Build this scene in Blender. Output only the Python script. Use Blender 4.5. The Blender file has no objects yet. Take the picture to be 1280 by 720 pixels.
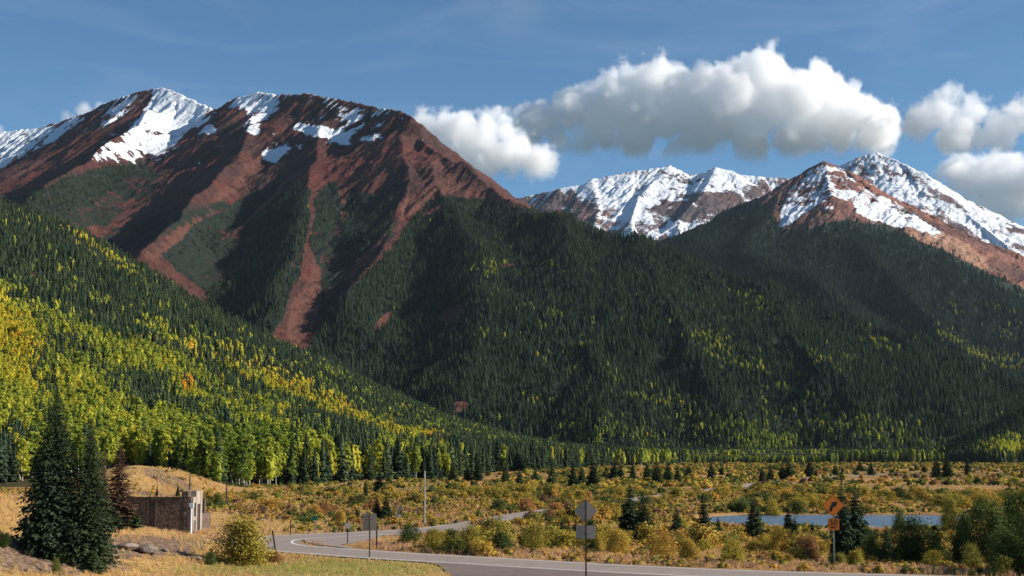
import bpy, bmesh, math, random
import numpy as np
from mathutils import Vector
S = bpy.context.scene
C = S.collection
PI = math.pi
# ------------------------------------------------------------------ camera, sky, sun, exposure
F = 1758.0                       # focal length in pixels of a 1280 px wide frame
HOR = 562.0                      # where the level horizon lies
PITCH = math.atan((HOR - 360) / F)
EYE = 8.0
cd = bpy.data.cameras.new('camera'); cam = bpy.data.objects.new('camera', cd); C.objects.link(cam); S.camera = cam
cam.location = (0, 0, EYE); cam.rotation_euler = (PI / 2 + PITCH, 0, 0)
cd.sensor_width = 36; cd.lens = F / 1280 * 36; cd.clip_end = 90000; cd.clip_start = 1
SUN_EL, SUN_AZ = math.radians(27), math.radians(93)      # azimuth clockwise from the view direction
w = bpy.data.worlds.new('World'); S.world = w; w.use_nodes = True
_n = w.node_tree
_sky = _n.nodes.new('ShaderNodeTexSky'); _sky.sky_type = 'NISHITA'; _sky.sun_disc = False
_sky.sun_elevation = SUN_EL; _sky.sun_rotation = SUN_AZ; _sky.altitude = 3000
_sky.air_density = 1.0; _sky.dust_density = 0.3; _sky.ozone_density = 1.3
_m = _n.nodes.new('ShaderNodeVectorMath'); _m.operation = 'MULTIPLY'; _m.inputs[1].default_value = (.68, .98, 1.08); _n.links.new(_sky.outputs[0], _m.inputs[0])
# thin high cirrus, part of the sky itself
_tc = _n.nodes.new('ShaderNodeTexCoord'); _mp = _n.nodes.new('ShaderNodeMapping'); _mp.inputs['Scale'].default_value = (3.2, 1.2, 15.); _mp.inputs['Rotation'].default_value = (0, .22, 0); _n.links.new(_tc.outputs['Generated'], _mp.inputs[0])
_cn = _n.nodes.new('ShaderNodeTexNoise'); _cn.inputs['Scale'].default_value = 1.5; _cn.inputs['Detail'].default_value = 7; _cn.inputs['Roughness'].default_value = .62; _cn.inputs['Distortion'].default_value = .9; _n.links.new(_mp.outputs[0], _cn.inputs['Vector'])
_cr = _n.nodes.new('ShaderNodeMapRange'); _cr.inputs[1].default_value = .50; _cr.inputs[2].default_value = .85; _cr.inputs[4].default_value = .10; _n.links.new(_cn.outputs[0], _cr.inputs[0])
_cm = _n.nodes.new('ShaderNodeMix'); _cm.data_type = 'RGBA'; _n.links.new(_cr.outputs[0], _cm.inputs[0]); _n.links.new(_m.outputs[0], _cm.inputs[6]); _cm.inputs[7].default_value = (9, 9.2, 9.8, 1)
_sp = _n.nodes.new('ShaderNodeSeparateXYZ'); _n.links.new(_tc.outputs['Generated'], _sp.inputs[0])
_gr = _n.nodes.new('ShaderNodeMapRange'); _gr.inputs[1].default_value = -.03; _gr.inputs[2].default_value = .0; _n.links.new(_sp.outputs[2], _gr.inputs[0])
_gm = _n.nodes.new('ShaderNodeMix'); _gm.data_type = 'RGBA'; _n.links.new(_gr.outputs[0], _gm.inputs[0]); _gm.inputs[6].default_value = (1.1, 1.15, 1.35, 1); _n.links.new(_cm.outputs[2], _gm.inputs[7])
_n.links.new(_gm.outputs[2], _n.nodes['Background'].inputs[0]); _n.nodes['Background'].inputs[1].default_value = 0.058
sl = bpy.data.lights.new('sun', 'SUN'); sl.energy = 4.2; sl.angle = math.radians(.5); sl.color = (1, .92, .81)
so = bpy.data.objects.new('sun', sl); C.objects.link(so)
_d = Vector((math.sin(SUN_AZ) * math.cos(SUN_EL), math.cos(SUN_AZ) * math.cos(SUN_EL), math.sin(SUN_EL)))
so.rotation_euler = _d.to_track_quat('Z', 'Y').to_euler(); so.location = (200, 0, 400)
vs = S.view_settings; vs.view_transform = 'Standard'; vs.look = 'None'; vs.exposure = 0.98; vs.gamma = 1; vs.use_curve_mapping = False
S.cycles.volume_bounces = 64; S.cycles.max_bounces = 64; S.cycles.diffuse_bounces = 3; S.cycles.glossy_bounces = 2
S.cycles.transmission_bounces = 3; S.cycles.transparent_max_bounces = 4
S.cycles.use_denoising = True

# ------------------------------------------------------------------ numbers: noise, projection
rng = np.random.default_rng(7)
def _hash(ix, iy, seed):
    h = (ix.astype(np.int64) * 374761393 + iy.astype(np.int64) * 668265263 + seed * 1442695041) & 0xffffffff
    h = ((h ^ (h >> 13)) * 1274126177) & 0xffffffff
    return (h ^ (h >> 16)) & 0xffffffff
def perlin(x, y, seed=0):
    x = np.asarray(x, float); y = np.asarray(y, float)
    x0 = np.floor(x); y0 = np.floor(y); fx = x - x0; fy = y - y0
    u = fx * fx * fx * (fx * (fx * 6 - 15) + 10); v = fy * fy * fy * (fy * (fy * 6 - 15) + 10)
    def g(dx, dy):
        a = _hash(x0 + dx, y0 + dy, seed) * (2 * PI / 4294967296.0)
        return np.cos(a) * (fx - dx) + np.sin(a) * (fy - dy)
    a = g(0, 0) * (1 - u) + g(1, 0) * u; b = g(0, 1) * (1 - u) + g(1, 1) * u
    return (a * (1 - v) + b * v) * 1.5
def fbm(x, y, oct=5, seed=0, gain=.5, ridge=False):
    s = 0; a = 1; t = 0
    for i in range(oct):
        n = perlin(x, y, seed + i * 17)
        if ridge: n = 1 - 2 * np.abs(n)
        s = s + a * n; t += a; a *= gain; x = x * 2.03 + 11.3; y = y * 2.03 - 7.7
    return s / t
def sstep(a, b, x):
    t = np.clip((x - a) / (b - a), 0, 1); return t * t * (3 - 2 * t)
cP, sP = math.cos(PITCH), math.sin(PITCH)
def P(px, py, Y):                 # world point at depth Y on the line of sight measured in the photograph
    dv = (360 - py) / F; y = cP - dv * sP
    return ((px - 640) / F / y * Y, Y, EYE + (sP + dv * cP) / y * Y)
def proj(x, y, z):                # world -> photograph pixels
    d = z - EYE; f = y * cP + d * sP; u = -y * sP + d * cP
    f = np.maximum(f, 1e-3)
    return 640 + F * x / f, 360 - F * u / f
def A(px): return (px - 640) / F  # tangent of the azimuth
def interp(tab, x, k=1): t = np.array(tab, float); return np.interp(x, t[:, 0], t[:, k])
def in_poly(poly, x, y):
    x = np.asarray(x); y = np.asarray(y); c = np.zeros(x.shape, bool); n = len(poly); j = n - 1
    for i in range(n):
        xi, yi = poly[i]; xj, yj = poly[j]
        if yi != yj:
            c ^= ((yi > y) != (yj > y)) & (x < (xj - xi) * (y - yi) / (yj - yi) + xi)
        j = i
    return c
def blobs(px, py, lst):           # soft elongated patches (cx, cy, rx, ry, slope, weight)
    m = np.zeros(np.shape(px))
    for cx, cy, rx, ry, sl_, wt in lst:
        dx = px - cx; dy = (py - cy) - sl_ * dx
        m = np.maximum(m, wt * np.clip(1.6 - 1.3 * np.sqrt((dx / rx) ** 2 + (dy / ry) ** 2), 0, 1))
    return m

# ------------------------------------------------------------------ road centre line and the valley floor
_ctrl = [(150, 50), (80, 73), (45, 82), (27, 87.5), (14.3, 92), (5.5, 97), (-1.2, 101.9), (-9, 107.6), (-15.0, 112.8), (-19.6, 117.5), (-21.6, 123),
         (-21.2, 128.5), (-17.6, 132.6), (-12.5, 136.8), (-7.1, 143), (-3.5, 156), (-1, 168), (4.5, 188), (10.6, 208), (17, 227), (24, 250), (36, 283), (53, 335), (73, 400), (100, 470), (150, 560), (230, 700)]
def catmull(pts, n):
    pts = [np.array(p, float) for p in pts]; out = []
    for i in range(1, len(pts) - 2):
        p0, p1, p2, p3 = pts[i - 1:i + 3]
        for k in range(n):
            t = k / n
            out.append(.5 * ((2 * p1) + (-p0 + p2) * t + (2 * p0 - 5 * p1 + 4 * p2 - p3) * t * t + (-p0 + 3 * p1 - 3 * p2 + p3) * t ** 3))
    out.append(pts[-2]); return np.array(out)
ROAD = catmull(_ctrl, 10)
def road_dist(x, y):
    sh = np.shape(x); x = np.ravel(x); y = np.ravel(y); best = np.full(x.shape, 1e9)
    near = (y > 20) & (y < 760)
    xx = x[near]; yy = y[near]; b = np.full(xx.shape, 1e9)
    for i in range(0, len(ROAD) - 1, 2):
        p = ROAD[i]; q = ROAD[min(i + 2, len(ROAD) - 1)]; d = q - p; L = d @ d
        t = np.clip(((xx - p[0]) * d[0] + (yy - p[1]) * d[1]) / L, 0, 1)
        b = np.minimum(b, np.hypot(xx - p[0] - t * d[0], yy - p[1] - t * d[1]))
    best[near] = b
    return best.reshape(sh)
def gz0(y): return -0.004 * np.clip(y - 150, 0, 4000)
POND_C, POND_R = (39.5, 166.5), (16.5, 17.0)
def pond_q(x, y): return (np.abs((x - POND_C[0] - .12 * (y - POND_C[1])) / POND_R[0]) ** 4 + np.abs((y - POND_C[1]) / POND_R[1]) ** 4) ** .25
def ground_z(x, y):
    x = np.asarray(x, float); y = np.asarray(y, float)
    z = gz0(y)
    fade = sstep(30, 140, y)
    z = z + fade * (.45 * fbm(x / 37, y / 37, 3, 3) + .16 * fbm(x / 7, y / 7, 3, 5))
    z = z + sstep(200, 600, y) * 1.1 * fbm(x / 160, y / 160, 3, 8)
    rd = road_dist(x, y)
    tt = sstep(-18, -8, x) * (1 - sstep(106, 113, y)) * (rd < 40)
    k = sstep(3.4, 8, rd) * (1 - tt) + sstep(13, 32, rd) * tt
    z = gz0(y) * (1 - k) + z * k
    # grassy mound at the left, with the ruin at its foot
    m1 = 4.7 * sstep(0, 1, (-x - 17.5) / 22) * (1 - .68 * sstep(103, 124, y)) * (1 - .8 * sstep(135, 200, y)) * sstep(35, 75, y)
    m1 = m1 * (1 + .10 * fbm(x / 9, y / 9, 4, 31)) + sstep(-19, -27, x) * sstep(40, 70, y) * (1 - sstep(150, 200, y)) * .28 * fbm(x / 3.1, y / 3.1, 4, 35)
    z = z + m1 * sstep(2.9, 6, rd)
    m2 = 5.3 * np.exp(-((x + 63) / 12.5) ** 2 - ((y - 238) / 30) ** 2) * (1 + .12 * fbm(x / 14, y / 14, 4, 38)) + .7 * np.exp(-((x + 68) / 22) ** 2 - ((y - 238) / 40) ** 2) * fbm(x / 6, y / 6, 4, 39)
    z = z + m2
    q = pond_q(x, y)
    z = z - (1 - sstep(.93, 1.12, q)) * 1.5 * (rd > 4)
    # high ground carries on far behind the peaks
    return z
_Ys = np.concatenate([np.arange(58, 420, .35), np.arange(420, 3000, 4)])
def on_ground(px, py):
    x = _Ys * 0; dv = (360 - py) / F; y = cP - dv * sP
    x = A(px) / y * cP * _Ys if False else (px - 640) / F / y * _Ys
    zr = EYE + (sP + dv * cP) / y * _Ys
    g = ground_z(x, _Ys)
    i = int(np.argmax(zr <= g))
    if zr[i] > g[i]: i = len(_Ys) - 1
    return Vector((x[i], _Ys[i], float(g[i])))

# ------------------------------------------------------------------ mountains: ridge lines in 3D, flanks falling away from them
def ridges(x, y, lines, scale, seed, flute, ks=20.0):
    h = np.full(x.shape, -1e4); fl = np.zeros(x.shape); st = np.zeros(x.shape); dc = np.full(x.shape, 1e4)
    for li, (pts, slope) in enumerate(lines):
        p3 = [P(*p) for p in pts]; run = li * 977.0
        hl = np.full(x.shape, -1e4); sc = np.zeros(x.shape); dl = np.full(x.shape, 1e4)
        for a, b in zip(p3[:-1], p3[1:]):
            dx, dy = b[0] - a[0], b[1] - a[1]; L2 = dx * dx + dy * dy; L = math.sqrt(L2)
            t = np.clip(((x - a[0]) * dx + (y - a[1]) * dy) / L2, 0, 1)
            d = np.hypot(x - a[0] - t * dx, y - a[1] - t * dy)
            z = a[2] + t * (b[2] - a[2]) - slope * d * (1 - .00009 * np.minimum(d, 2500))
            up = z > hl
            sc = np.where(up, run + t * L, sc); dl = np.where(up, d, dl); hl = np.where(up, z, hl); run += L
        f = fbm(sc / (75 * scale), dl / (700 * scale) + 3, 4, seed + 40, .55, True)
        f2 = fbm(sc / (17 * scale), dl / (260 * scale) + 9, 4, seed + 44, .6)
        hl = hl + flute * scale * np.minimum(dl / (160 * scale), 1) * (f - .75) + 5 * scale * np.minimum(dl / (90 * scale), 1) * (f2 - .5)
        k = ks * scale; q = np.clip(.5 + .5 * (hl - h) / k, 0, 1)
        fl = np.where(hl > h, f, fl); st = np.where(hl > h, f2, st); dc = np.minimum(dc, dl)
        h = hl if li == 0 else h * (1 - q) + hl * q + k * q * (1 - q)
    return h, fl, st, dc
B_LINES = [
 ([(-260, 205, 5300), (-80, 178, 5200), (0, 166, 5100), (40, 162, 5050), (75, 153, 5000), (110, 143, 4950), (140, 126, 4900), (172, 116, 4850), (198, 110.5, 4800), (222, 116, 4720), (250, 126, 4640), (276, 136, 4560), (300, 123, 4480), (324, 115, 4400), (352, 118, 4320), (385, 117, 4200), (405, 122, 4120), (440, 128, 4000), (476, 136, 3860), (497, 139, 3760), (513, 147, 3680), (520, 158, 3640), (526, 171, 3590), (536, 180, 3500), (552, 191, 3450), (580, 212, 3350)], .75),
 ([(580, 212, 3350), (612, 233, 3220), (642, 252, 3080), (668, 268, 3000), (700, 280, 2920)], .68),
 ([(700, 280, 2920), (750, 291, 2820), (800, 303, 2720), (870, 325, 2620), (960, 366, 2500), (1050, 402, 2400), (1130, 436, 2320), (1210, 466, 2250), (1300, 492, 2180), (1500, 540, 2100)], .56),
 ([(538, 208, 3420), (548, 235, 3220), (572, 275, 3000), (606, 330, 2700), (612, 400, 2380), (598, 470, 2100), (580, 520, 1900), (566, 548, 1830)], .60),
 ([(498, 178, 3560), (508, 205, 3400), (512, 232, 3250), (490, 285, 3050), (455, 340, 2750), (430, 380, 2500)], .72),
 ([(186, 138, 4560), (176, 150, 4420), (120, 195, 4000), (60, 240, 3500), (0, 280, 3050), (-120, 330, 2600)], .74),
 ([(322, 150, 4200), (314, 166, 4080), (290, 200, 3750), (232, 262, 3250), (172, 322, 2800), (120, 370, 2500)], .76),
 ([(404, 165, 3900), (398, 185, 3760), (388, 235, 3400), (372, 300, 3000), (345, 370, 2600), (328, 425, 2350)], .8),
 ([(700, 281, 2920), (724, 340, 2550), (735, 410, 2280), (752, 480, 2000), (770, 545, 1750)], .46),
 ([(800, 303, 2720), (830, 370, 2400), (870, 440, 2120), (905, 505, 1900), (930, 555, 1700)], .44),
 ([(960, 366, 2500), (990, 420, 2250), (1030, 480, 2020), (1065, 530, 1850), (1080, 560, 1750)], .42),
 ([(1130, 436, 2320), (1160, 490, 2100), (1190, 540, 1900)], .4),
]
C_LINES = [
 ([(700, 330, 5200), (815, 303, 5200), (850, 293, 5200), (872, 284, 5200), (905, 264, 5200), (940, 250, 5200), (962, 243, 5200), (985, 228, 5200), (1008, 212, 5200), (1022, 205, 5200), (1031, 201.5, 5200), (1042, 206, 5200), (1060, 214, 5150), (1085, 229, 5100), (1100, 240, 5050), (1130, 258, 5000), (1155, 274, 4900), (1180, 290, 4850), (1210, 305, 4750), (1245, 323, 4650), (1280, 341, 4600), (1400, 395, 4400), (1560, 450, 4200)], .62),
 ([(1031, 202, 5200), (1040, 245, 4900), (1062, 288, 4600), (1100, 330, 4200), (1150, 385, 3800), (1200, 440, 3400), (1240, 480, 3100)], .55),
 ([(985, 229, 5200), (965, 270, 4900), (930, 300, 4600), (960, 330, 4200), (1010, 345, 3900), (1060, 385, 3600), (1090, 420, 3300)], .55),
 ([(872, 285, 5200), (880, 310, 4800), (905, 340, 4400), (960, 380, 3900)], .5),
 ([(1180, 290, 4850), (1200, 330, 4500), (1240, 370, 4100), (1290, 420, 3700), (1340, 470, 3300)], .52),
]
D_LINES = [
 ([(560, 262, 7900), (650, 247, 7700), (668, 243, 7700), (700, 236, 7600), (730, 231, 7600), (742, 225, 7600), (765, 219, 7600), (790, 214, 7600), (815, 209.5, 7600), (836, 207.5, 7600), (848, 213, 7600), (862, 219, 7600), (875, 216, 7600), (893, 210, 7500), (915, 213, 7500), (925, 219, 7500), (950, 222, 7500), (985, 223, 7500), (1010, 222, 7400), (1040, 212, 7300), (1056, 204, 7300), (1075, 197, 7200), (1098, 190.5, 7200), (1120, 199, 7100), (1142, 209, 7000), (1156, 216, 6950), (1168, 229, 6900), (1200, 249, 6800), (1240, 275, 6700), (1280, 300, 6600), (1400, 372, 6300), (1560, 440, 6100)], .66),
 ([(742, 226, 7600), (748, 262, 7200), (735, 300, 6800), (720, 340, 6400)], .62),
 ([(836, 208, 7600), (800, 245, 7250), (790, 280, 6900), (800, 330, 6400)], .62),
 ([(893, 211, 7500), (880, 240, 7200), (850, 275, 6900), (860, 330, 6400)], .66),
 ([(1098, 191, 7200), (1120, 235, 6900), (1170, 280, 6500), (1230, 330, 6100)], .62),
 ([(1156, 217, 6950), (1200, 275, 6600), (1260, 320, 6200)], .6),
]
def mountain_z(x, y, lines, seed, crag, flute, scale=1.0):
    wx = x + 70 * scale * fbm(x / (420 * scale), y / (420 * scale), 3, seed + 90); wy = y + 70 * scale * fbm(x / (420 * scale), y / (420 * scale), 3, seed + 95)
    kk = .6 if seed == 100 else .35
    h, fl, st, d = ridges(x * (1 - kk) + wx * kk, y * (1 - kk) + wy * kk, lines, scale, seed, flute, 75. if seed == 100 else 24.)
    grow = np.minimum(d / (220 * scale), 1)
    h = h + grow * 30 * scale * (fbm(x / (520 * scale), y / (520 * scale), 4, seed) - .45)
    ua = x * .82 - y * .57; ub = x * .57 + y * .82
    rd = fbm(ua / (58 * scale), ub / (190 * scale), 5, seed + 60, .55, True)
    h = h + crag * scale * (rd - .5) * (.25 + .75 * np.minimum(d / (60 * scale), 1))
    h = h + crag * .45 * scale * fbm(ua / (21 * scale), ub / (60 * scale), 4, seed + 66, .55, True) - crag * .15 * scale
    return h, st, d, fl
def z_B(x, y):
    px, _ = proj(x, y, y * 0 + 500)
    h, s, d, fl = mountain_z(x, y, B_LINES, 100, 15, 26)
    return h, s, d, fl
def z_C(x, y): return mountain_z(x, y, C_LINES, 300, 15, 34)
def z_D(x, y): return mountain_z(x, y, D_LINES, 500, 14, 24, 1.3)
A_BASE = [(-300, 618), (0, 615), (150, 613), (255, 612), (300, 611), (400, 609), (440, 603), (560, 599), (620, 591), (700, 586), (760, 582), (840, 580)]
A_CREST = [(-300, 190, 2000), (-60, 238, 1950), (0, 259, 1900), (60, 276, 1880), (100, 294, 1850), (180, 339, 1800), (250, 384, 1760), (330, 425, 1700), (400, 456, 1650), (480, 496, 1620), (560, 532, 1600), (640, 556, 1600), (700, 568, 1620), (760, 575, 1650), (840, 579, 1700)]
def flat_Y(py):                   # depth at which level valley floor shows at this height of the picture
    py = np.asarray(py, float); k = py - HOR
    return F * (EYE - .6) / np.maximum(k - .004 * F, 2)
def z_A(x, y):
    px = 640 + F * x / np.maximum(y, 1) * (cP + 0 * y)
    yb = flat_Y(interp(A_BASE, px)); yc = interp(A_CREST, px, 2)
    pc = interp(A_CREST, px); zc = EYE + np.tan(np.arctan((360 - pc) / F) + PITCH) * yc
    s = (y - yb) / (yc - yb); zb = gz0(yb) - .5
    up = zb + (zc - zb) * np.clip(s, 0, 1) ** 1.55
    z = np.where(s < 1, up, zc - .38 * (y - yc))
    z = np.where(s < 0, zb + (y - yb) * .12, z)
    body = np.clip(s * 3, 0, 1) * np.clip(np.abs(1 - s) * 5, .15, 1)
    rise = np.clip(zc / 150, .1, 1)
    # spurs running straight down the slope
    z = z + body * rise * (15 * fbm(x / 170 + y / 900, y / 520, 4, 700, .5) + 9 * fbm(x / 60, y / 170, 4, 710, .5, True))
    return z, s
E_LINES = [([(1200, 585, 1650), (1216, 573, 1600), (1245, 548, 1550), (1280, 522, 1500), (1340, 488, 1450), (1500, 430, 1400)], .5),
           ([(1280, 523, 1500), (1250, 572, 1250), (1235, 590, 1150)], .3)]
def z_E(x, y): return mountain_z(x, y, E_LINES, 800, 3, 5, .5)

# ------------------------------------------------------------------ small builders
def tag(o, label=None, cat=None, group=None, kind=None):
    if label: o['label'] = label
    if cat: o['category'] = cat
    if group: o['group'] = group
    if kind: o['kind'] = kind
    return o
def mesh_np(name, v, f, mats=(), mi=None, smooth=False):
    """v (N,3), f list of index tuples or an (M,k) array"""
    me = bpy.data.meshes.new(name); v = np.asarray(v, np.float32)
    if isinstance(f, np.ndarray):
        k = f.shape[1]; me.vertices.add(len(v)); me.vertices.foreach_set('co', v.ravel())
        me.loops.add(f.size); me.loops.foreach_set('vertex_index', f.astype(np.int32).ravel())
        me.polygons.add(len(f)); me.polygons.foreach_set('loop_start', (np.arange(len(f)) * k).astype(np.int32))
        me.update(calc_edges=True)
    else:
        me.from_pydata([tuple(map(float, q)) for q in v], [], [tuple(q) for q in f])
    for m in mats: me.materials.append(m)
    if mi is not None: me.polygons.foreach_set('material_index', np.asarray(mi, np.int32))
    me.polygons.foreach_set('use_smooth', np.full(len(me.polygons), smooth))
    me.update(); return me
def link(name, me, parent=None):
    o = bpy.data.objects.new(name, me); C.objects.link(o)
    if parent is not None: o.parent = parent
    return o
def empty(name, loc, rz=0, sc=1):
    o = bpy.data.objects.new(name, None); C.objects.link(o); o.location = loc; o.rotation_euler = (0, 0, rz)
    o.scale = (sc, sc, sc) if not isinstance(sc, tuple) else sc
    o.empty_display_size = .2
    return o
class MB:                        # collects boxes, tubes and polygons for one part
    def __init__(s): s.v = []; s.f = []
    def add(s, v, f):
        n = len(s.v); s.v += [tuple(q) for q in v]; s.f += [tuple(i + n for i in q) for q in f]; return s
    def box(s, x0, x1, y0, y1, z0, z1):
        v = [(x0, y0, z0), (x1, y0, z0), (x1, y1, z0), (x0, y1, z0), (x0, y0, z1), (x1, y0, z1), (x1, y1, z1), (x0, y1, z1)]
        return s.add(v, [(0, 3, 2, 1), (4, 5, 6, 7), (0, 1, 5, 4), (1, 2, 6, 5), (2, 3, 7, 6), (3, 0, 4, 7)])
    def tube(s, a, b, r0, r1=None, n=8):
        r1 = r0 if r1 is None else r1; a = Vector(a); b = Vector(b); d = (b - a).normalized()
        u = d.orthogonal().normalized(); w_ = d.cross(u); v = []
        for c, r in ((a, r0), (b, r1)):
            for i in range(n):
                t = 2 * PI * i / n; v.append(c + (u * math.cos(t) + w_ * math.sin(t)) * r)
        f = [(i, (i + 1) % n, n + (i + 1) % n, n + i) for i in range(n)] + [tuple(range(n - 1, -1, -1)), tuple(range(n, 2 * n))]
        return s.add(v, f)
    def prism(s, pts, y0, y1):   # outline in x,z given thickness in y (y0 nearest the camera)
        n = len(pts); v = [(p[0], y0, p[1]) for p in pts] + [(p[0], y1, p[1]) for p in pts]
        return s.add(v, [tuple(range(n)), tuple(range(2 * n - 1, n - 1, -1))] + [(i, n + i, n + (i + 1) % n, (i + 1) % n) for i in range(n)])
    def build(s, name, mat, parent=None, smooth=False):
        return link(name, mesh_np(name, np.array(s.v), s.f, (mat,), smooth=smooth), parent)

# ------------------------------------------------------------------ materials
class NT:
    def __init__(s, name):
        s.m = bpy.data.materials.new(name); s.m.use_nodes = True; s.t = s.m.node_tree; s.t.nodes.clear()
        s.out = s.t.nodes.new('ShaderNodeOutputMaterial')
    def n(s, t): return s.t.nodes.new('ShaderNode' + t)
    def L(s, a, b): s.t.links.new(a, b)
    def put(s, sock, v):
        if v is None: return
        if isinstance(v, bpy.types.NodeSocket): s.L(v, sock)
        elif isinstance(v, tuple) and len(v) == 3 and sock.type == 'RGBA': sock.default_value = (*v, 1)
        else: sock.default_value = v
    def math(s, op, a, b=0., c=0., clamp=False):
        t = s.n('Math'); t.operation = op; t.use_clamp = clamp
        for i, v in enumerate((a, b, c)): s.put(t.inputs[i], v)
        return t.outputs[0]
    def attr(s, name, typ='GEOMETRY'):
        t = s.n('Attribute'); t.attribute_type = typ; t.attribute_name = name; return t
    def noise(s, scale, det=4., rough=.6, vec=None, dist=0.):
        t = s.n('TexNoise'); t.inputs['Scale'].default_value = scale; t.inputs['Detail'].default_value = det; t.inputs['Roughness'].default_value = rough; t.inputs['Distortion'].default_value = dist
        if vec is None: vec = s.pos()
        s.L(vec, t.inputs['Vector']); return t.outputs[0]
    def pos(s):
        g = s.n('NewGeometry'); return g.outputs['Position']
    def obj(s): return s.n('TexCoord').outputs['Object']
    def stretch(s, v, sc):
        t = s.n('VectorMath'); t.operation = 'MULTIPLY'; s.L(v, t.inputs[0]); t.inputs[1].default_value = sc; return t.outputs[0]
    def mix(s, f, a, b):
        t = s.n('Mix'); t.data_type = 'RGBA'; t.clamp_factor = True
        s.put(t.inputs[0], f); s.put(t.inputs[6], a); s.put(t.inputs[7], b); return t.outputs[2]
    def ramp(s, f, stops):
        t = s.n('ValToRGB'); e = t.color_ramp.elements
        while len(e) < len(stops): e.new(.5)
        for q, (p, c) in zip(e, stops): q.position = p; q.color = (*c, 1) if isinstance(c, tuple) else (c, c, c, 1)
        s.put(t.inputs[0], f); return t.outputs[0]
    def smooth(s, v, a, b):
        t = s.n('MapRange'); t.interpolation_type = 'SMOOTHSTEP'; s.put(t.inputs[0], v); t.inputs[1].default_value = a; t.inputs[2].default_value = b; return t.outputs[0]
    def bump(s, h, dist, st=1.):
        t = s.n('Bump'); t.inputs['Distance'].default_value = dist; t.inputs['Strength'].default_value = st; s.L(h, t.inputs['Height']); return t.outputs[0]
    def pbr(s, col, rough=.8, bump=None, metal=0., spec=.3):
        p = s.n('BsdfPrincipled'); s.put(p.inputs['Base Color'], col); s.put(p.inputs['Roughness'], rough); p.inputs['Metallic'].default_value = metal
        p.inputs['Specular IOR Level'].default_value = spec
        if bump is not None: s.L(bump, p.inputs['Normal'])
        s.L(p.outputs[0], s.out.inputs[0]); return s.m
    def leafy(s, col, trans=.3):
        a = s.n('BsdfDiffuse'); b = s.n('BsdfTranslucent'); m = s.n('MixShader'); m.inputs[0].default_value = trans
        s.put(a.inputs[0], col); s.put(b.inputs[0], col); s.L(a.outputs[0], m.inputs[1]); s.L(b.outputs[0], m.inputs[2]); s.L(m.outputs[0], s.out.inputs[0]); return s.m
def plain(name, col, rough=.7, metal=0., var=.25, scale=6.):
    t = NT(name); nz = t.noise(scale, 5., .6, t.obj())
    c = t.mix(nz, tuple(v * (1 - var) for v in col), tuple(min(1, v * (1 + var)) for v in col))
    return t.pbr(c, rough, metal=metal)
def foliage_mat(name, stops, trans=.3, isl=.35):
    t = NT(name); ti = t.attr('tint', 'INSTANCER').outputs['Fac']
    oi = t.n('ObjectInfo').outputs['Random']; g = t.n('NewGeometry'); ri = g.outputs['Random Per Island']
    f = t.math('ADD', ti, t.math('MULTIPLY', t.math('SUBTRACT', oi, .5), .12), clamp=True)
    c = t.ramp(f, stops)
    k = t.math('ADD', 1 - isl, t.math('MULTIPLY', ri, isl * 2))
    k = t.math('MULTIPLY', k, t.math('ADD', .82, t.math('MULTIPLY', oi, .36)))
    v = t.n('VectorMath'); v.operation = 'SCALE'; t.L(c, v.inputs[0]); t.L(k, v.inputs['Scale'])
    return t.leafy(v.outputs[0], trans)
M = {}
M['spruce'] = foliage_mat('spruce_needles', [(0, (.026, .042, .027)), (.5, (.044, .066, .036)), (1, (.088, .108, .046))], .12)
M['dead'] = foliage_mat('dead_needles', [(0, (.07, .042, .03)), (1, (.10, .06, .04))], .1)
M['aspen'] = foliage_mat('aspen_leaves', [(0, (.075, .12, .028)), (.25, (.20, .26, .045)), (.5, (.44, .45, .06)), (.75, (.66, .52, .05)), (1, (.70, .34, .04))], .38, .22)
M['willow'] = foliage_mat('willow_leaves', [(0, (.035, .065, .015)), (.2, (.10, .125, .04)), (.4, (.35, .28, .05)), (.6, (.50, .30, .065)), (.8, (.30, .15, .06)), (1, (.15, .10, .075))], .2)
M['bark'] = plain('grey_bark', (.09, .07, .055), .9)
M['pale_bark'] = plain('pale_aspen_bark', (.42, .40, .34), .9, var=.4, scale=2.)
M['twig'] = plain('brown_twigs', (.11, .075, .05), .9)

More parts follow.
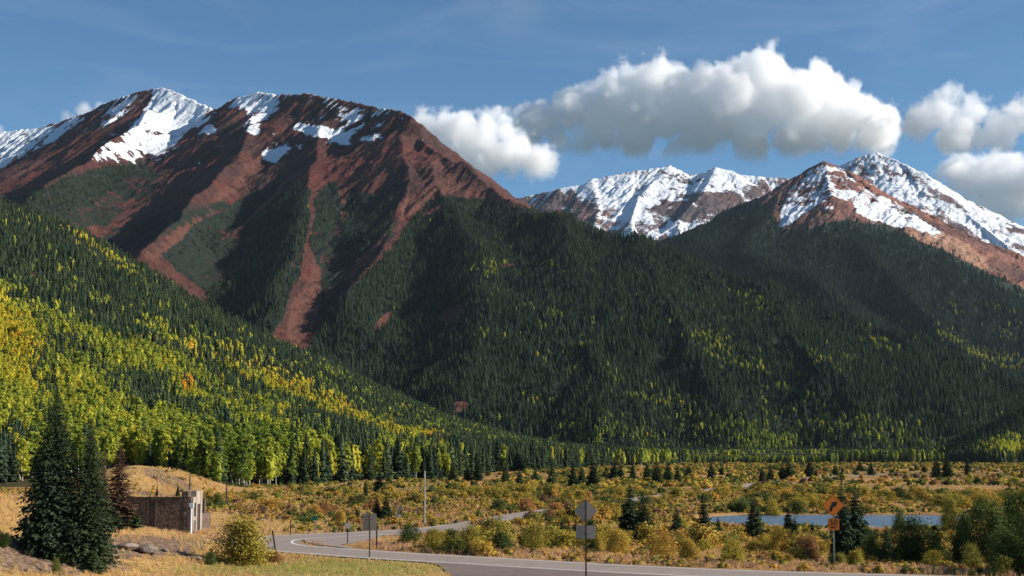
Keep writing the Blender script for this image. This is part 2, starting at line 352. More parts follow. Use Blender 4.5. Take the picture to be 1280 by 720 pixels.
# mountain surfaces: the masks are stored per vertex, edges broken up by fine noise
def mountain_mat(name, rock, rock2, scree, veg, fine):
    t = NT(name); p = t.pos()
    a_snow = t.attr('snow').outputs['Fac']; a_veg = t.attr('veg').outputs['Fac']; a_scr = t.attr('scree').outputs['Fac']; a_fl = t.attr('flute').outputs['Fac']; a_st = t.attr('streak').outputs['Fac']
    n1 = t.noise(1 / fine, 6., .65); n2 = t.noise(1 / (fine * 6), 5., .6); n3 = t.noise(1 / (fine * .35), 4., .7)
    c = t.mix(t.smooth(n2, .35, .65), rock, rock2)
    k = t.math('ADD', .55, t.math('MULTIPLY', t.math('ADD', n1, t.math('ADD', t.math('MULTIPLY', a_fl, .25), t.math('MULTIPLY', a_st, .9))), .85))
    v = t.n('VectorMath'); v.operation = 'SCALE'; t.L(c, v.inputs[0]); t.L(k, v.inputs['Scale']); c = v.outputs[0]
    sc = t.smooth(t.math('ADD', t.math('ADD', a_scr, t.math('MULTIPLY', a_st, .5)), t.math('MULTIPLY', t.math('SUBTRACT', n1, .5), .8)), .38, .75)
    c = t.mix(sc, c, t.mix(n3, tuple(q * .8 for q in scree), tuple(q * 1.25 for q in scree)))
    vg = t.smooth(t.math('ADD', a_veg, t.math('MULTIPLY', t.math('SUBTRACT', n1, .5), 1.1)), .42, .60)
    c = t.mix(vg, c, t.mix(n3, tuple(q * .7 for q in veg), tuple(q * 1.3 for q in veg)))
    sn = t.smooth(t.math('ADD', a_snow, t.math('MULTIPLY', t.math('SUBTRACT', t.math('ADD', t.math('MULTIPLY', n1, .6), t.math('MULTIPLY', n3, .4)), .5), 1.5)), .40, .60)
    c = t.mix(sn, c, (.72, .76, .82))
    return t.pbr(c, .9, t.bump(t.math('ADD', n1, t.math('MULTIPLY', n3, .4)), fine * .5, .8), spec=.1)
M['mtn_B'] = mountain_mat('red_mountain_slope', (.080, .027, .021), (.047, .025, .022), (.100, .044, .034), (.015, .022, .015), 30.)
M['mtn_C'] = mountain_mat('far_red_slope', (.20, .085, .06), (.11, .06, .05), (.30, .17, .11), (.022, .034, .024), 40.)
M['mtn_D'] = mountain_mat('snowy_slope', (.13, .08, .075), (.07, .055, .06), (.2, .13, .1), (.03, .035, .03), 52.)
def floor_mat():
    t = NT('forest_floor'); n = t.noise(1 / 9., 5., .6)
    return t.pbr(t.ramp(n, [(.3, (.03, .028, .014)), (.55, (.075, .06, .022)), (.75, (.13, .10, .03))]), .95, spec=.1)
M['floor'] = floor_mat()
def ground_mat():
    t = NT('valley_grass'); p = t.pos()
    dirt = t.attr('dirt').outputs['Fac']; gold = t.attr('gold').outputs['Fac']; lawn = t.attr('lawn').outputs['Fac']
    n1 = t.noise(1 / 14., 5., .6); n2 = t.noise(1 / 2.2, 5., .65); n3 = t.noise(1 / .45, 4., .7); n4 = t.noise(1 / 60., 4., .55, t.stretch(p, (.5, 1.6, 1.)))
    far = t.ramp(t.math('ADD', t.math('MULTIPLY', n4, .65), t.math('MULTIPLY', n2, .35)), [(.36, (.10, .085, .03)), (.46, (.22, .13, .045)), (.54, (.34, .19, .075)), (.66, (.42, .26, .12))])
    near = t.ramp(t.math('ADD', t.math('MULTIPLY', n1, .4), t.math('MULTIPLY', n3, .6)), [(.3, (.17, .085, .035)), (.48, (.34, .20, .075)), (.7, (.50, .33, .14))])
    c = t.mix(gold, far, near)
    c = t.mix(lawn, c, t.ramp(n3, [(.3, (.13, .13, .035)), (.7, (.33, .30, .08))]))
    gl = t.n('VectorMath'); gl.operation = 'LENGTH'; t.L(p, gl.inputs[0]); c = t.mix(t.smooth(gl.outputs['Value'], 1500, 2300), c, (.035, .042, .026))
    dm = t.smooth(t.math('ADD', dirt, t.math('MULTIPLY', t.math('SUBTRACT', n2, .5), 1.2)), .4, .6)
    vor = t.n('TexVoronoi'); vor.inputs['Scale'].default_value = 3.2; t.L(p, vor.inputs['Vector'])
    c = t.mix(dm, c, t.ramp(t.math('ADD', t.math('MULTIPLY', vor.outputs['Distance'], .5), t.math('MULTIPLY', n3, .6)), [(.3, (.06, .037, .024)), (.5, (.14, .088, .056)), (.8, (.27, .19, .135))]))
    k = t.math('ADD', .75, t.math('MULTIPLY', n3, .5)); v = t.n('VectorMath'); v.operation = 'SCALE'; t.L(c, v.inputs[0]); t.L(k, v.inputs['Scale'])
    return t.pbr(v.outputs[0], .95, t.bump(t.math('ADD', n3, n2), .25, .7), spec=.08)
M['ground'] = ground_mat()

# ------------------------------------------------------------------ terrain sheets
def sheet(name, X, Y, Z, mat, attrs, smooth=True):
    R, K = X.shape; v = np.stack([X, Y, Z], -1).reshape(-1, 3); i = np.arange(R * K).reshape(R, K)
    f = np.stack([i[:-1, :-1], i[:-1, 1:], i[1:, 1:], i[1:, :-1]], -1).reshape(-1, 4)
    me = mesh_np(name, v, f, (mat,), smooth=smooth)
    for k, a in attrs.items():
        at = me.attributes.new(k, 'FLOAT', 'POINT'); at.data.foreach_set('value', np.ascontiguousarray(a, np.float32).ravel())
    return tag(link(name, me), kind='structure')
def fan(px0, px1, nc, Ys): a = A(np.linspace(px0, px1, nc)); Y = np.repeat(np.asarray(Ys, float)[:, None], nc, 1); return a[None, :] * Y, Y

# valley floor
_a = np.concatenate([-np.geomspace(3.5, .43, 26)[:-1], np.linspace(-.42, .42, 640), np.geomspace(.43, 3.5, 26)[1:]])
_y = np.concatenate([np.linspace(-260, 40, 14), np.linspace(46, 60, 6), np.geomspace(62, 300, 430), np.geomspace(302, 1800, 170)[1:], np.geomspace(1900, 30000, 26)])
GY = np.repeat(_y[:, None], len(_a), 1); GX = _a[None, :] * (GY + 280)
_sel = np.abs(GX) < 1e9
GZ = ground_z(GX, GY)
gpx, gpy = proj(GX, GY, GZ)
_wx = gpx + 10 * fbm(GX / 3, GY / 3, 3, 61); _wy = gpy + 5 * fbm(GX / 3, GY / 3, 3, 62)
dirt = blobs(_wx, _wy, [(25, 695, 95, 26, .12, 1), (130, 690, 60, 16, .0, .8), (190, 684, 75, 17, -.02, 1), (150, 706, 40, 10, 0, .55), (212, 600, 44, 11, .35, .85), (190, 618, 60, 6, .1, .6), (160, 676, 70, 10, 0, .9), (60, 650, 60, 8, .2, .4), (250, 676, 40, 6, 0, .7)])
dirt = np.maximum(dirt, .75 * (1 - sstep(.98, 1.06, pond_q(GX, GY))))
rdg = road_dist(GX, GY)
dirt = np.maximum(dirt, .62 * (1 - sstep(2.9, 4.2, rdg)))
gold = 1 - sstep(104, 170, GY + .0 * GX) * sstep(-30, -18, GX)
gold = np.where(GX < -18, 1 - sstep(250, 330, GY), gold)
gold = np.where(GY < 0, .5, gold)
lawn = blobs(_wx, _wy, [(430, 712, 170, 14, -.0, .8), (330, 712, 120, 8, 0, .6)]) * (GY > 60) * (GY < 118) * .8
ground = sheet('ground', GX, GY, GZ, M['ground'], {'dirt': dirt * (GY > 50), 'gold': gold, 'lawn': lawn})

# pond
def pond_mat():
    t = NT('rippled_water'); p = t.pos()
    n = t.noise(1.3, 4., .6, t.stretch(p, (.7, 1.6, 1.))); n2 = t.noise(.12, 3., .5)
    b = t.bump(n, .35, 1.)
    q = t.n('BsdfPrincipled'); t.put(q.inputs['Base Color'], (.10, .16, .22)); q.inputs['Roughness'].default_value = .28; q.inputs['IOR'].default_value = 1.33  # blue base colour stands in for the sky reflected by the ripples
    t.L(b, q.inputs['Normal']); t.L(q.outputs[0], t.out.inputs[0]); return t.m
M['water'] = pond_mat()
_t = np.linspace(0, 2 * PI, 96, endpoint=False); _c = np.cos(_t); _s = np.sin(_t)
_r = 1.1 / (np.abs(_c) ** 4 + np.abs(_s) ** 4) ** .25
_yy = POND_C[1] + _r * _s * POND_R[1]; _xx = POND_C[0] + _r * _c * POND_R[0] + .12 * (_yy - POND_C[1])
water = link('water', mesh_np('water', np.stack([_xx, _yy, _xx * 0 - .42], -1), [tuple(range(96))], (M['water'],))); tag(water, kind='structure')

# road with its painted edge lines
def asphalt_mat(name, base, cracks=True):
    t = NT(name); n = t.noise(1 / .06, 3., .7); n2 = t.noise(1 / 3., 5., .65); n3 = t.noise(1 / .8, 4., .6, t.stretch(t.pos(), (1, .35, 1)))
    k = t.math('ADD', .55, t.math('ADD', t.math('MULTIPLY', n, .35), t.math('ADD', t.math('MULTIPLY', n2, .35), t.math('MULTIPLY', n3, .25))))
    v = t.n('VectorMath'); v.operation = 'SCALE'; v.inputs[0].default_value = base; t.L(k, v.inputs['Scale'])
    return t.pbr(v.outputs[0], .9, spec=.15)
M['asphalt'] = asphalt_mat('worn_asphalt', (.26, .212, .183)); M['gravel'] = asphalt_mat('gravel_apron', (.17, .13, .112))
M['paint'] = plain('worn_white_paint', (.62, .6, .56), .7, var=.2, scale=1.5)
def strip(name, off0, off1, lift, mat, i0=0, i1=None, n0=None):
    R = ROAD[i0:i1]; d = np.gradient(R, axis=0); d /= np.linalg.norm(d, axis=1)[:, None]; nr = np.stack([-d[:, 1], d[:, 0]], -1)
    o0 = np.broadcast_to(off0, len(R)); o1 = np.broadcast_to(off1, len(R))
    rows = []
    for k in np.linspace(0, 1, 4):
        q = R + nr * (o0 * (1 - k) + o1 * k)[:, None]; rows.append(np.column_stack([q, gz0(R[:, 1]) + lift]))
    v = np.stack(rows, 1); n, m = v.shape[:2]; i = np.arange(n * m).reshape(n, m)
    f = np.stack([i[:-1, :-1], i[:-1, 1:], i[1:, 1:], i[1:, :-1]], -1).reshape(-1, 4)
    return tag(link(name, mesh_np(name, v.reshape(-1, 3), f, (mat,))), kind='structure')
HW = 2.65
HWV = np.interp(ROAD[:, 1], [138, 155, 400], [2.85, 2.0, 2.2]); HWV = np.where(np.arange(len(ROAD)) < 90, 2.85, HWV); _end = int(np.argmax((ROAD[:, 1] > 152)))
# widened asphalt inside the hairpin and the rough apron in front of the bend
strip('road', -HWV - .4, HWV + .4, .060, M['asphalt'])
_iN = int(np.argmin(np.hypot(ROAD[:, 0] + 21.6, ROAD[:, 1] - 123)))
strip('road_edge_line', -HW - .02, -HW + .20, .066, M['paint'], 0, _end)
strip('road_edge_line', HW - .20, HW + .02, .066, M['paint'], 0, _end)
_gp = [(379.5, 675), (384, 672.6), (400, 670.8), (440, 669.6), (480, 668.4), (470, 673), (440, 679), (425, 681), (445, 686.2), (420, 683), (395, 680.5), (383, 677.5)]
def sheet_px(name, pts, lift, mat):
    v = []
    for p in pts:
        g = P(p[0], p[1], 1.0); k = (EYE - lift) / (EYE - g[2]); v.append((g[0] * k, g[1] * k, lift))
    return tag(link(name, mesh_np(name, np.array(v), [tuple(range(len(v)))], (mat,))), kind='structure')
sheet_px('pavement_inside_the_bend', _gp, .056, M['asphalt'])
sheet_px('gravel_apron', [(520, 700.8), (548, 706), (566, 722), (580, 760), (1300, 780), (1180, 735), (960, 723), (900, 720.5), (750, 713), (620, 706)], .052, M['gravel'])

# left, forested hill
Y_A = np.concatenate([np.geomspace(150, 2000, 300), np.linspace(2010, 2700, 20)])
X, Y = fan(-300, 840, 420, Y_A); Z, sA = z_A(X, Y)
Z = np.where(sA < 0, Z - 3 * (sA < -.01), Z)
hillA = sheet('hill', X, Y, Z, M['floor'], {})
X, Y = fan(1180, 1560, 140, np.geomspace(1000, 2600, 120)); Z = z_E(X, Y)[0]
hillE = sheet('hill', X, Y, Z, M['floor'], {})

# --- big red mountain
TREE_B = [[(390, 432), (410, 395), (440, 362), (470, 330), (497, 302), (516, 268), (535, 252), (560, 246), (609, 250), (640, 258), (664, 262), (700, 268), (1500, 440), (1500, 660), (400, 660), (372, 470)]]
PATCH_B = [  # polygon, density of trees
 ([(-300, 330), (-100, 290), (0, 262), (40, 242), (90, 222), (140, 206), (172, 214), (160, 232), (110, 258), (60, 268), (0, 285), (-300, 400)], .55),
 ([(300, 335), (322, 280), (345, 245), (372, 232), (388, 238), (385, 300), (372, 350), (352, 400), (335, 425), (280, 400), (255, 368)], .75),
 ([(395, 240), (420, 226), (432, 258), (412, 300), (396, 335), (388, 300)], .35),
 ([(440, 235), (492, 258), (482, 300), (452, 318), (430, 330), (424, 300)], .3),
 ([(200, 318), (250, 278), (300, 250), (330, 232), (318, 262), (280, 300), (230, 345)], .14)]
BARE_B = [(565, 392, 22, 13, -.4, 1), (576, 507, 14, 9, 0, .9), (515, 255, 20, 12, -.5, 1), (540, 262, 25, 6, -.1, .7), (480, 400, 18, 8, -.8, .8), (372, 400, 14, 34, 0, 1.), (640, 332, 22, 5, 0, .6), (390, 372, 10, 40, 0, .9)]
VEG_B = [([(95, 262), (150, 225), (200, 215), (215, 232), (180, 262), (130, 285), (80, 290)], .8), ([(110, 300), (200, 262), (300, 240), (280, 262), (200, 300), (150, 325)], .9), ([(215, 340), (250, 290), (330, 232), (372, 226), (340, 260), (300, 330), (260, 372)], .9), ([(395, 335), (420, 255), (500, 240), (500, 300), (440, 360), (395, 420)], .75), ([(-300, 330), (0, 255), (90, 215), (170, 200), (205, 215), (120, 275), (40, 300), (-300, 400)], .85)]
SCREE_B = [([(176, 330), (198, 300), (258, 250), (318, 195), (336, 186), (331, 206), (300, 240), (240, 298), (198, 332)], .72), ([(222, 345), (226, 330), (300, 278), (372, 212), (378, 218), (304, 290)], .8), ([(348, 428), (362, 398), (384, 352), (394, 300), (420, 250), (460, 214), (452, 236), (421, 282), (411, 330), (402, 370), (388, 412), (372, 436)], .66), ([(430, 345), (478, 292), (532, 262), (536, 270), (486, 300), (440, 352)], .8),
           ([(524, 198), (560, 198), (612, 233), (664, 266), (640, 262), (606, 250), (560, 248), (536, 250), (530, 230)], .75), ([(90, 290), (140, 262), (190, 232), (196, 240), (150, 280), (110, 305)], .4), ([(20, 250), (60, 215), (110, 190), (100, 205), (50, 245)], .45)]
SNOW_B = [([(-300, 200), (-100, 180), (0, 164), (62, 158), (100, 146), (112, 148), (92, 160), (66, 178), (36, 192), (0, 212), (-300, 290)], .8), ([(146, 126), (172, 118), (164, 133), (146, 150), (130, 162), (126, 156)], .8), ([(196, 110), (216, 113), (246, 124), (268, 134), (252, 146), (262, 158), (238, 160), (228, 170), (214, 190), (200, 200), (180, 196), (160, 204), (128, 200), (112, 196), (140, 178), (163, 162), (180, 140)], .88),
          ([(283, 136), (300, 122), (324, 115), (352, 118), (346, 138), (331, 150), (320, 170), (309, 166), (316, 142), (300, 138)], .85), ([(368, 152), (400, 156), (440, 166), (440, 182), (412, 176), (390, 170), (370, 165)], .8), ([(385, 114), (412, 120), (406, 128)], .75), ([(420, 132), (458, 138), (452, 152), (428, 150)], .62), ([(470, 134), (488, 138), (486, 144), (472, 142)], .7), ([(250, 156), (275, 158), (270, 168), (252, 168)], .6), ([(330, 185), (368, 180), (362, 200), (330, 200)], .45)]
def soft(lst, px, py, val=0.):
    m = np.full(px.shape, val)
    for poly, wgt in lst:
        xs = [p[0] for p in poly]; ys = [p[1] for p in poly]
        b = (px > min(xs) - 2) & (px < max(xs) + 2) & (py > min(ys) - 2) & (py < max(ys) + 2)
        if b.any():
            q = in_poly(poly, px[b], py[b]); m[b] = np.maximum(m[b], np.where(q, wgt, 0))
    return m
def blur(m, n=2):
    for _ in range(n):
        q = np.pad(m, 1, mode='edge'); m = (q[:-2, 1:-1] + q[2:, 1:-1] + q[1:-1, :-2] + q[1:-1, 2:] + 2 * m) / 6
    return m
def masks_B(px, py, x, y, z, fl, st):
    jx = px + 7 * fbm(x / 90, z / 70, 4, 150); jy = py + 7 * fbm(x / 90, z / 70, 4, 151)
    forest = blur(soft([(p, 1.) for p in TREE_B], jx, jy), 4); patch = soft(PATCH_B, jx, jy)
    bare = blobs(jx, jy, BARE_B)
    forest = np.where(bare > .5, 0, forest)
    veg = np.maximum(blur(soft(VEG_B, jx, jy), 14) * .85, np.maximum(forest * .9, (patch > 0) * .85)) - .35 * bare
    veg = veg + .30 * fbm(x / 60, z / 90, 4, 152) - .25 * (fl - .1) * (forest < .5)
    scree = blur(soft(SCREE_B, jx, jy), 12) * .95 + bare * .8
    jx2 = px + 3.2 * fbm(x / 40, z / 28, 4, 153); jy2 = py + 3.2 * fbm(x / 40, z / 28, 4, 154)
    snow = blur(soft(SNOW_B, jx2, jy2), 16)
    snow = snow + .38 * (z > 760) * fbm(x / 35, z / 30, 4, 155) + .22 * (.4 - fl) * (snow > .1) - .08 + .25 * fbm(x / 28, z / 16, 4, 157) * (snow > .05) + .14 * (py < 185) * (px < 500)
    snow = np.where(snow > .02, snow * 1.0 - 1.25 * st - .03 + .45 * fbm(x / 70, z / 40, 4, 159), snow - .2 - .5 * st) ; veg = veg + .45 * st * (forest < .5)
    veg = np.where(snow > .45, 0, veg - .5 * (scree > .7) * (forest < .5))
    return snow, veg, scree, forest, patch
X, Y = fan(-260, 1480, 1000, np.concatenate([np.linspace(1600, 3000, 250), np.linspace(3004, 5300, 430), np.linspace(5320, 7000, 30)]))
Z, s_, d_, fl_ = z_B(X, Y); qx, qy = proj(X, Y, Z)
sn, vg, sc_, fo_, pa_ = masks_B(qx, qy, X, Y, Z, fl_, s_)
mtnB = sheet('mountain', X, Y, Z, M['mtn_B'], {'snow': sn, 'veg': vg, 'scree': sc_, 'flute': fl_, 'streak': s_})
topB = (X, Y, Z, qx, qy)

# --- second mountain at the right
LINE_C = [(700, 300), (815, 300), (870, 283), (905, 262), (940, 254), (965, 262), (975, 285), (1000, 290), (1030, 284), (1060, 276), (1100, 282), (1135, 292), (1170, 306), (1205, 326), (1245, 345), (1300, 372), (1500, 430)]
SNOW_C = [([(975, 262), (985, 236), (1012, 212), (1031, 204), (1050, 209), (1080, 226), (1108, 250), (1140, 284), (1120, 284), (1098, 276), (1060, 264), (1040, 276), (1014, 262), (990, 280), (972, 284)], .72), ([(1070, 222), (1110, 244), (1170, 285), (1230, 318), (1210, 322), (1150, 290), (1100, 262)], .5), ([(900, 270), (912, 270), (915, 300), (905, 300)], .55), ([(1120, 262), (1150, 280), (1210, 312), (1190, 312)], .45)]
def masks_C(px, py, x, y, z, fl, st):
    jx = px + 7 * fbm(x / 130, z / 100, 4, 350); jy = py + 9 * fbm(x / 130, z / 100, 4, 351)
    forest = (jy > interp(LINE_C, jx)) * 1.
    sc = blobs(jx, jy, [(1190, 310, 90, 14, .5, .9), (1110, 270, 50, 12, .5, .7), (1240, 338, 60, 10, .5, .5)])
    jx2 = px + 3 * fbm(x / 60, z / 40, 4, 353); jy2 = py + 3 * fbm(x / 60, z / 40, 4, 354)
    snow = blur(soft(SNOW_C, jx2, jy2), 6) + .42 * fbm(x / 60, z / 45, 5, 355) * (1 - forest) - .3 * (fl - .1)
    snow = snow - 1.0 * st - .06
    veg = np.where(forest > 0, .95, -.2); veg = np.where(snow > .5, 0, veg)
    return snow, veg, sc, forest
X, Y = fan(640, 1480, 600, np.concatenate([np.linspace(2700, 4300, 170), np.linspace(4305, 5350, 230), np.linspace(5380, 6800, 20)]))
Z, s_, d_, fl_ = z_C(X, Y); qx, qy = proj(X, Y, Z); sn, vg, sc_, fo_ = masks_C(qx, qy, X, Y, Z, fl_, s_)
mtnC = sheet('mountain', X, Y, Z, M['mtn_C'], {'snow': sn, 'veg': vg, 'scree': sc_, 'flute': fl_, 'streak': s_})
topC = (X, Y, Z, qx, qy)
# --- snowy range behind
X, Y = fan(540, 1500, 620, np.concatenate([np.linspace(5600, 6600, 90), np.linspace(6605, 7750, 260), np.linspace(7790, 9500, 20)]))
Z, s_, d_, fl_ = z_D(X, Y); qx, qy = proj(X, Y, Z)
sn = .70 + .38 * fbm(X / 90, Z / 55, 5, 555) - .16 * np.clip(fl_, 0, 1) + .42 * fbm(X / 330, Z / 200, 3, 557)
sn = sn - .6 * s_
sn = sn - .42 * blobs(qx, qy, [(700, 262, 50, 26, .2, 1), (760, 235, 10, 6, 0, .6), (905, 250, 60, 20, -.3, .8), (850, 262, 40, 12, 0, .6), (560, 290, 80, 30, 0, 1), (1185, 250, 50, 6, .6, .6), (1130, 225, 30, 12, .3, .3)]) + .2 * blobs(qx, qy, [(800, 240, 50, 26, 0, 1), (860, 290, 60, 16, 0, .6), (900, 218, 30, 7, 0, 1)])
mtnD = sheet('mountain', X, Y, Z, M['mtn_D'], {'snow': sn, 'veg': sn * 0 - .3, 'scree': sn * 0, 'flute': fl_, 'streak': s_})

# ------------------------------------------------------------------ plant shapes, one unit tall (crown first, trunk separate)
def quads(c, u, v):               # centres and half-axes -> vertices and faces
    V = np.stack([c - u - v, c + u - v, c + u + v, c - u + v], 1).reshape(-1, 3)
    return V, np.arange(len(V)).reshape(-1, 4)
def unit(v): return v / np.maximum(np.linalg.norm(v, axis=-1, keepdims=True), 1e-9)
def trunk_np(h, r, n=6, lean=0., seed=0, segs=4):
    r_ = np.random.default_rng(seed); V = []; Fc = []
    px = py = 0.
    for k in range(segs + 1):
        t = k / segs; rr = r * (1 - .85 * t) * (1.35 if k == 0 else 1)
        for i in range(n):
            a = 2 * PI * i / n; V.append((px + rr * math.cos(a), py + rr * math.sin(a), h * t - (.04 if k == 0 else 0)))
        px += r_.normal(0, lean * .01); py += r_.normal(0, lean * .01)
    for k in range(segs):
        for i in range(n): Fc.append((k * n + i, k * n + (i + 1) % n, (k + 1) * n + (i + 1) % n, (k + 1) * n + i))
    return np.array(V), np.array(Fc)
def spruce_np(wh, nb, seg, seed, R=.19, base=.05, size=1., ragged=.25, droop=.35, power=.85, dens=1.):
    """whorls of drooping boughs, each carrying flat sprays of needles"""
    r = np.random.default_rng(seed); c = []; u = []; v = []
    for k in range(wh):
        t = (k + r.uniform(0, .6)) / wh; z = base + (1 - base) * t ** .95
        if z > .985: continue
        Lm = R * (1 - z) ** power * (1 - .35 * math.exp(-((z - base) / .06) ** 2)) + .012
        n_ = max(3, int(nb * (1 - .45 * z))); a0 = r.uniform(0, 6.28)
        for i in range(n_):
            if r.random() > dens: continue
            a = a0 + 2 * PI * (i + r.uniform(-.35, .35)) / n_; L = Lm * r.uniform(1 - ragged, 1 + ragged * .6)
            d = np.array([math.cos(a), math.sin(a), 0.]); side = np.array([-d[1], d[0], 0.])
            up0 = .25 * z - .05
            for j in range(seg):
                q = (j + .6) / seg; w_ = L / seg * .75
                zz = z + up0 * L * q - droop * L * q * q + .12 * L * q ** 3 + r.normal(0, .004)
                p = d * L * q + np.array([0, 0, zz]) + side * r.normal(0, .12 * L)
                s = (.55 + .6 * math.sin(PI * min(1, q * .9 + .1))) * size * L * .34
                du = unit(d + side * r.normal(0, .5) + np.array([0, 0, -droop * q * 1.2 + r.normal(0, .18)])) * w_
                dv = unit(side + np.array([0, 0, r.normal(0, .35)]) + d * r.normal(0, .3)) * s
                c.append(p); u.append(du); v.append(dv)
                if seg > 2 or r.random() < .5:          # needles hanging under the bough
                    dz = np.array([0, 0, -1.]) * s * .55 + d * .2 * s
                    c.append(p + dz * .6); u.append(du * .8); v.append(dz)
    c.append(np.array([0, 0, .955])); u.append(np.array([.008, 0, 0])); v.append(np.array([0, 0, .045]))
    c.append(np.array([0, 0, .955])); u.append(np.array([0, .008, 0])); v.append(np.array([0, 0, .045]))
    c = np.array(c); u = np.array(u); v = np.array(v)
    V = np.stack([c - u * .9 - v * .25, c + u - v * .15, c + u * .2 + v, c - u * .9 + v * .3], 1).reshape(-1, 3)
    V = np.stack([c - u, c - v, c + u, c + v], 1).reshape(-1, 3)      # lozenges
    return V, np.arange(len(V)).reshape(-1, 4)
def crown_np(nc, nl, seed, R=.26, z0=.25, z1=1., leaf=.03, shape='aspen'):
    """leaf clumps spread through an uneven crown"""
    r = np.random.default_rng(seed); c = []; 
    for k in range(nc):
        t = r.uniform(0, 1) ** .8 if shape != 'bush' else r.uniform(0, 1) ** .75
        z = z0 + (z1 - z0) * t
        if shape == 'aspen': w_ = R * (math.sin(PI * min(1, .12 + .88 * t) ** .8) ** .7 + .05)
        else: w_ = R * math.sqrt(max(.02, 1 - (t * .96) ** 2))
        a = r.uniform(0, 6.28)
        if shape == 'bush':
            lob = .72 + .30 * math.sin(3 * a + seed) + .18 * math.sin(5 * a + 2 * seed); w_ *= lob; z *= .70 + .32 * math.sin(2 * a + seed * 1.7) + r.uniform(0, .18)
            z = min(z, z1)
        q = r.uniform(.25, 1) ** .5 * w_
        cc = np.array([math.cos(a) * q, math.sin(a) * q, z]); s = r.uniform(.35, 1.1) * (.26 if shape == 'bush' else .21) * R * 1.7
        c.append(cc + r.normal(0, 1, (nl, 3)) * s * np.array([.5, .5, .42]))
    c = np.concatenate(c); 
    if shape == 'bush': c[:, 2] = np.abs(c[:, 2])
    n = len(c); nrm = unit(unit(c - np.array([0, 0, (z0 + z1) / 2 - (.3 if shape == 'bush' else 0)])) * .8 + r.normal(0, .6, (n, 3)))
    uu = unit(np.cross(nrm, r.normal(0, 1, (n, 3)))); vv = np.cross(nrm, uu); s = leaf * r.uniform(.6, 1.3, (n, 1))
    return quads(c, uu * s, vv * s * .8)
def limbs_np(h, n, seed, R=.2, r0=.012, z0=.25):
    r = np.random.default_rng(seed); b = MB()
    for i in range(n):
        z = z0 + (h - z0) * (i + r.uniform(0, 1)) / n; a = r.uniform(0, 6.28); L = R * r.uniform(.5, .95) * (1.1 - z)
        b.tube((0, 0, z), (math.cos(a) * L, math.sin(a) * L, z + L * .9), r0 * .5 * (1.2 - z), r0 * .12, 4)
    return np.array(b.v), b.f
def stems_np(n, seed, R=.6, r0=.02, h=.9):
    r = np.random.default_rng(seed); b = MB()
    for i in range(n):
        a = r.uniform(0, 6.28); q = r.uniform(.2, 1) * R; m_ = (math.cos(a) * q * .45, math.sin(a) * q * .45, h * .5)
        b.tube((math.cos(a) * .06, math.sin(a) * .06, -.03), m_, r0, r0 * .7, 4); b.tube(m_, (math.cos(a) * q, math.sin(a) * q, h * r.uniform(.7, 1)), r0 * .7, r0 * .25, 4)
    return np.array(b.v), b.f
def two(crown, trunk):            # one mesh, slot 0 crown, slot 1 trunk
    V, Fq = crown; T, Ft = trunk; off = len(V)
    f = [tuple(q) for q in Fq] + [tuple(i + off for i in q) for q in Ft]
    return np.concatenate([V, T]), f, [0] * len(Fq) + [1] * len(Ft)
def form(name, crown, trunk, m1, m2):
    v, f, mi = two(crown, trunk); return mesh_np(name, v, f, (m1, m2), mi)
def rings(prof, n, seed, jit):
    r = np.random.default_rng(seed); V = []; k = len(prof)
    for (z, rad) in prof:
        a0 = r.uniform(0, 1)
        for i in range(n): a = 2 * PI * (i + a0 * .3) / n; q = rad * r.uniform(1 - jit, 1 + jit); V.append((math.cos(a) * q, math.sin(a) * q, z + r.normal(0, .006)))
    f = [(j * n + i, j * n + (i + 1) % n, (j + 1) * n + (i + 1) % n, (j + 1) * n + i) for j in range(k - 1) for i in range(n)]
    return np.array(V), np.array(f)
def cone_core(R, seed, tiers=6, n=8, k=.85):
    prof = []
    for t in range(tiers):
        z0 = .06 + .9 * t / tiers; z1 = .06 + .9 * (t + 1) / tiers; prof += [(z0, R * k * (1 - z0) ** .85 + .01), (z0 + (z1 - z0) * .93, R * k * .62 * (1 - z1) ** .85 + .004)]
    prof.append((1., .001)); return rings(prof, n, seed, .28)
def blob_core(R, z0, z1, seed, n=8, k=.78):
    return rings([(z0 + (z1 - z0) * t, R * k * max(.02, math.sin(PI * min(1, (.1 + .9 * t) ** .8)) ** .6)) for t in (0, .12, .3, .45, .6, .75, .88, .97)], n, seed, .3)
def join(a, b): return np.concatenate([a[0], b[0]]), np.concatenate([np.asarray(a[1]), np.asarray(b[1]) + len(a[0])])
spr_far = [form('far_spruce', join(spruce_np(8, 5, 1, 10 + i, R=[.13, .17, .14, .185][i], size=1.5, ragged=.35), cone_core([.13, .17, .14, .185][i], i)), trunk_np(.9, .014, 3, segs=1), M['spruce'], M['bark']) for i in range(4)]
spr_mid = [form('spruce', join(spruce_np(20, 7, 2, 30 + i, R=[.14, .17, .19, .15][i], size=1.4, ragged=.35, base=.04), cone_core([.14, .17, .19, .15][i] * .8, i, 8, 9)), trunk_np(.93, .012, 4, segs=2), M['spruce'], M['bark']) for i in range(4)]
asp_far = [form('far_aspen', join(crown_np(14, 5, 50 + i, R=.165, z0=.22, leaf=.05), blob_core(.165, .2, 1., i)), trunk_np(.8, .016, 3, segs=1), M['aspen'], M['pale_bark']) for i in range(4)]
asp_mid = [form('aspen', join(crown_np(46, 12, 60 + i, R=[.15, .13, .165, .14][i], z0=.2, leaf=.024), blob_core([.15, .13, .165, .14][i] * .8, .22, .98, i, 9)), trunk_np(.85, .013, 5, 1.2, i, 4), M['aspen'], M['pale_bark']) for i in range(4)]
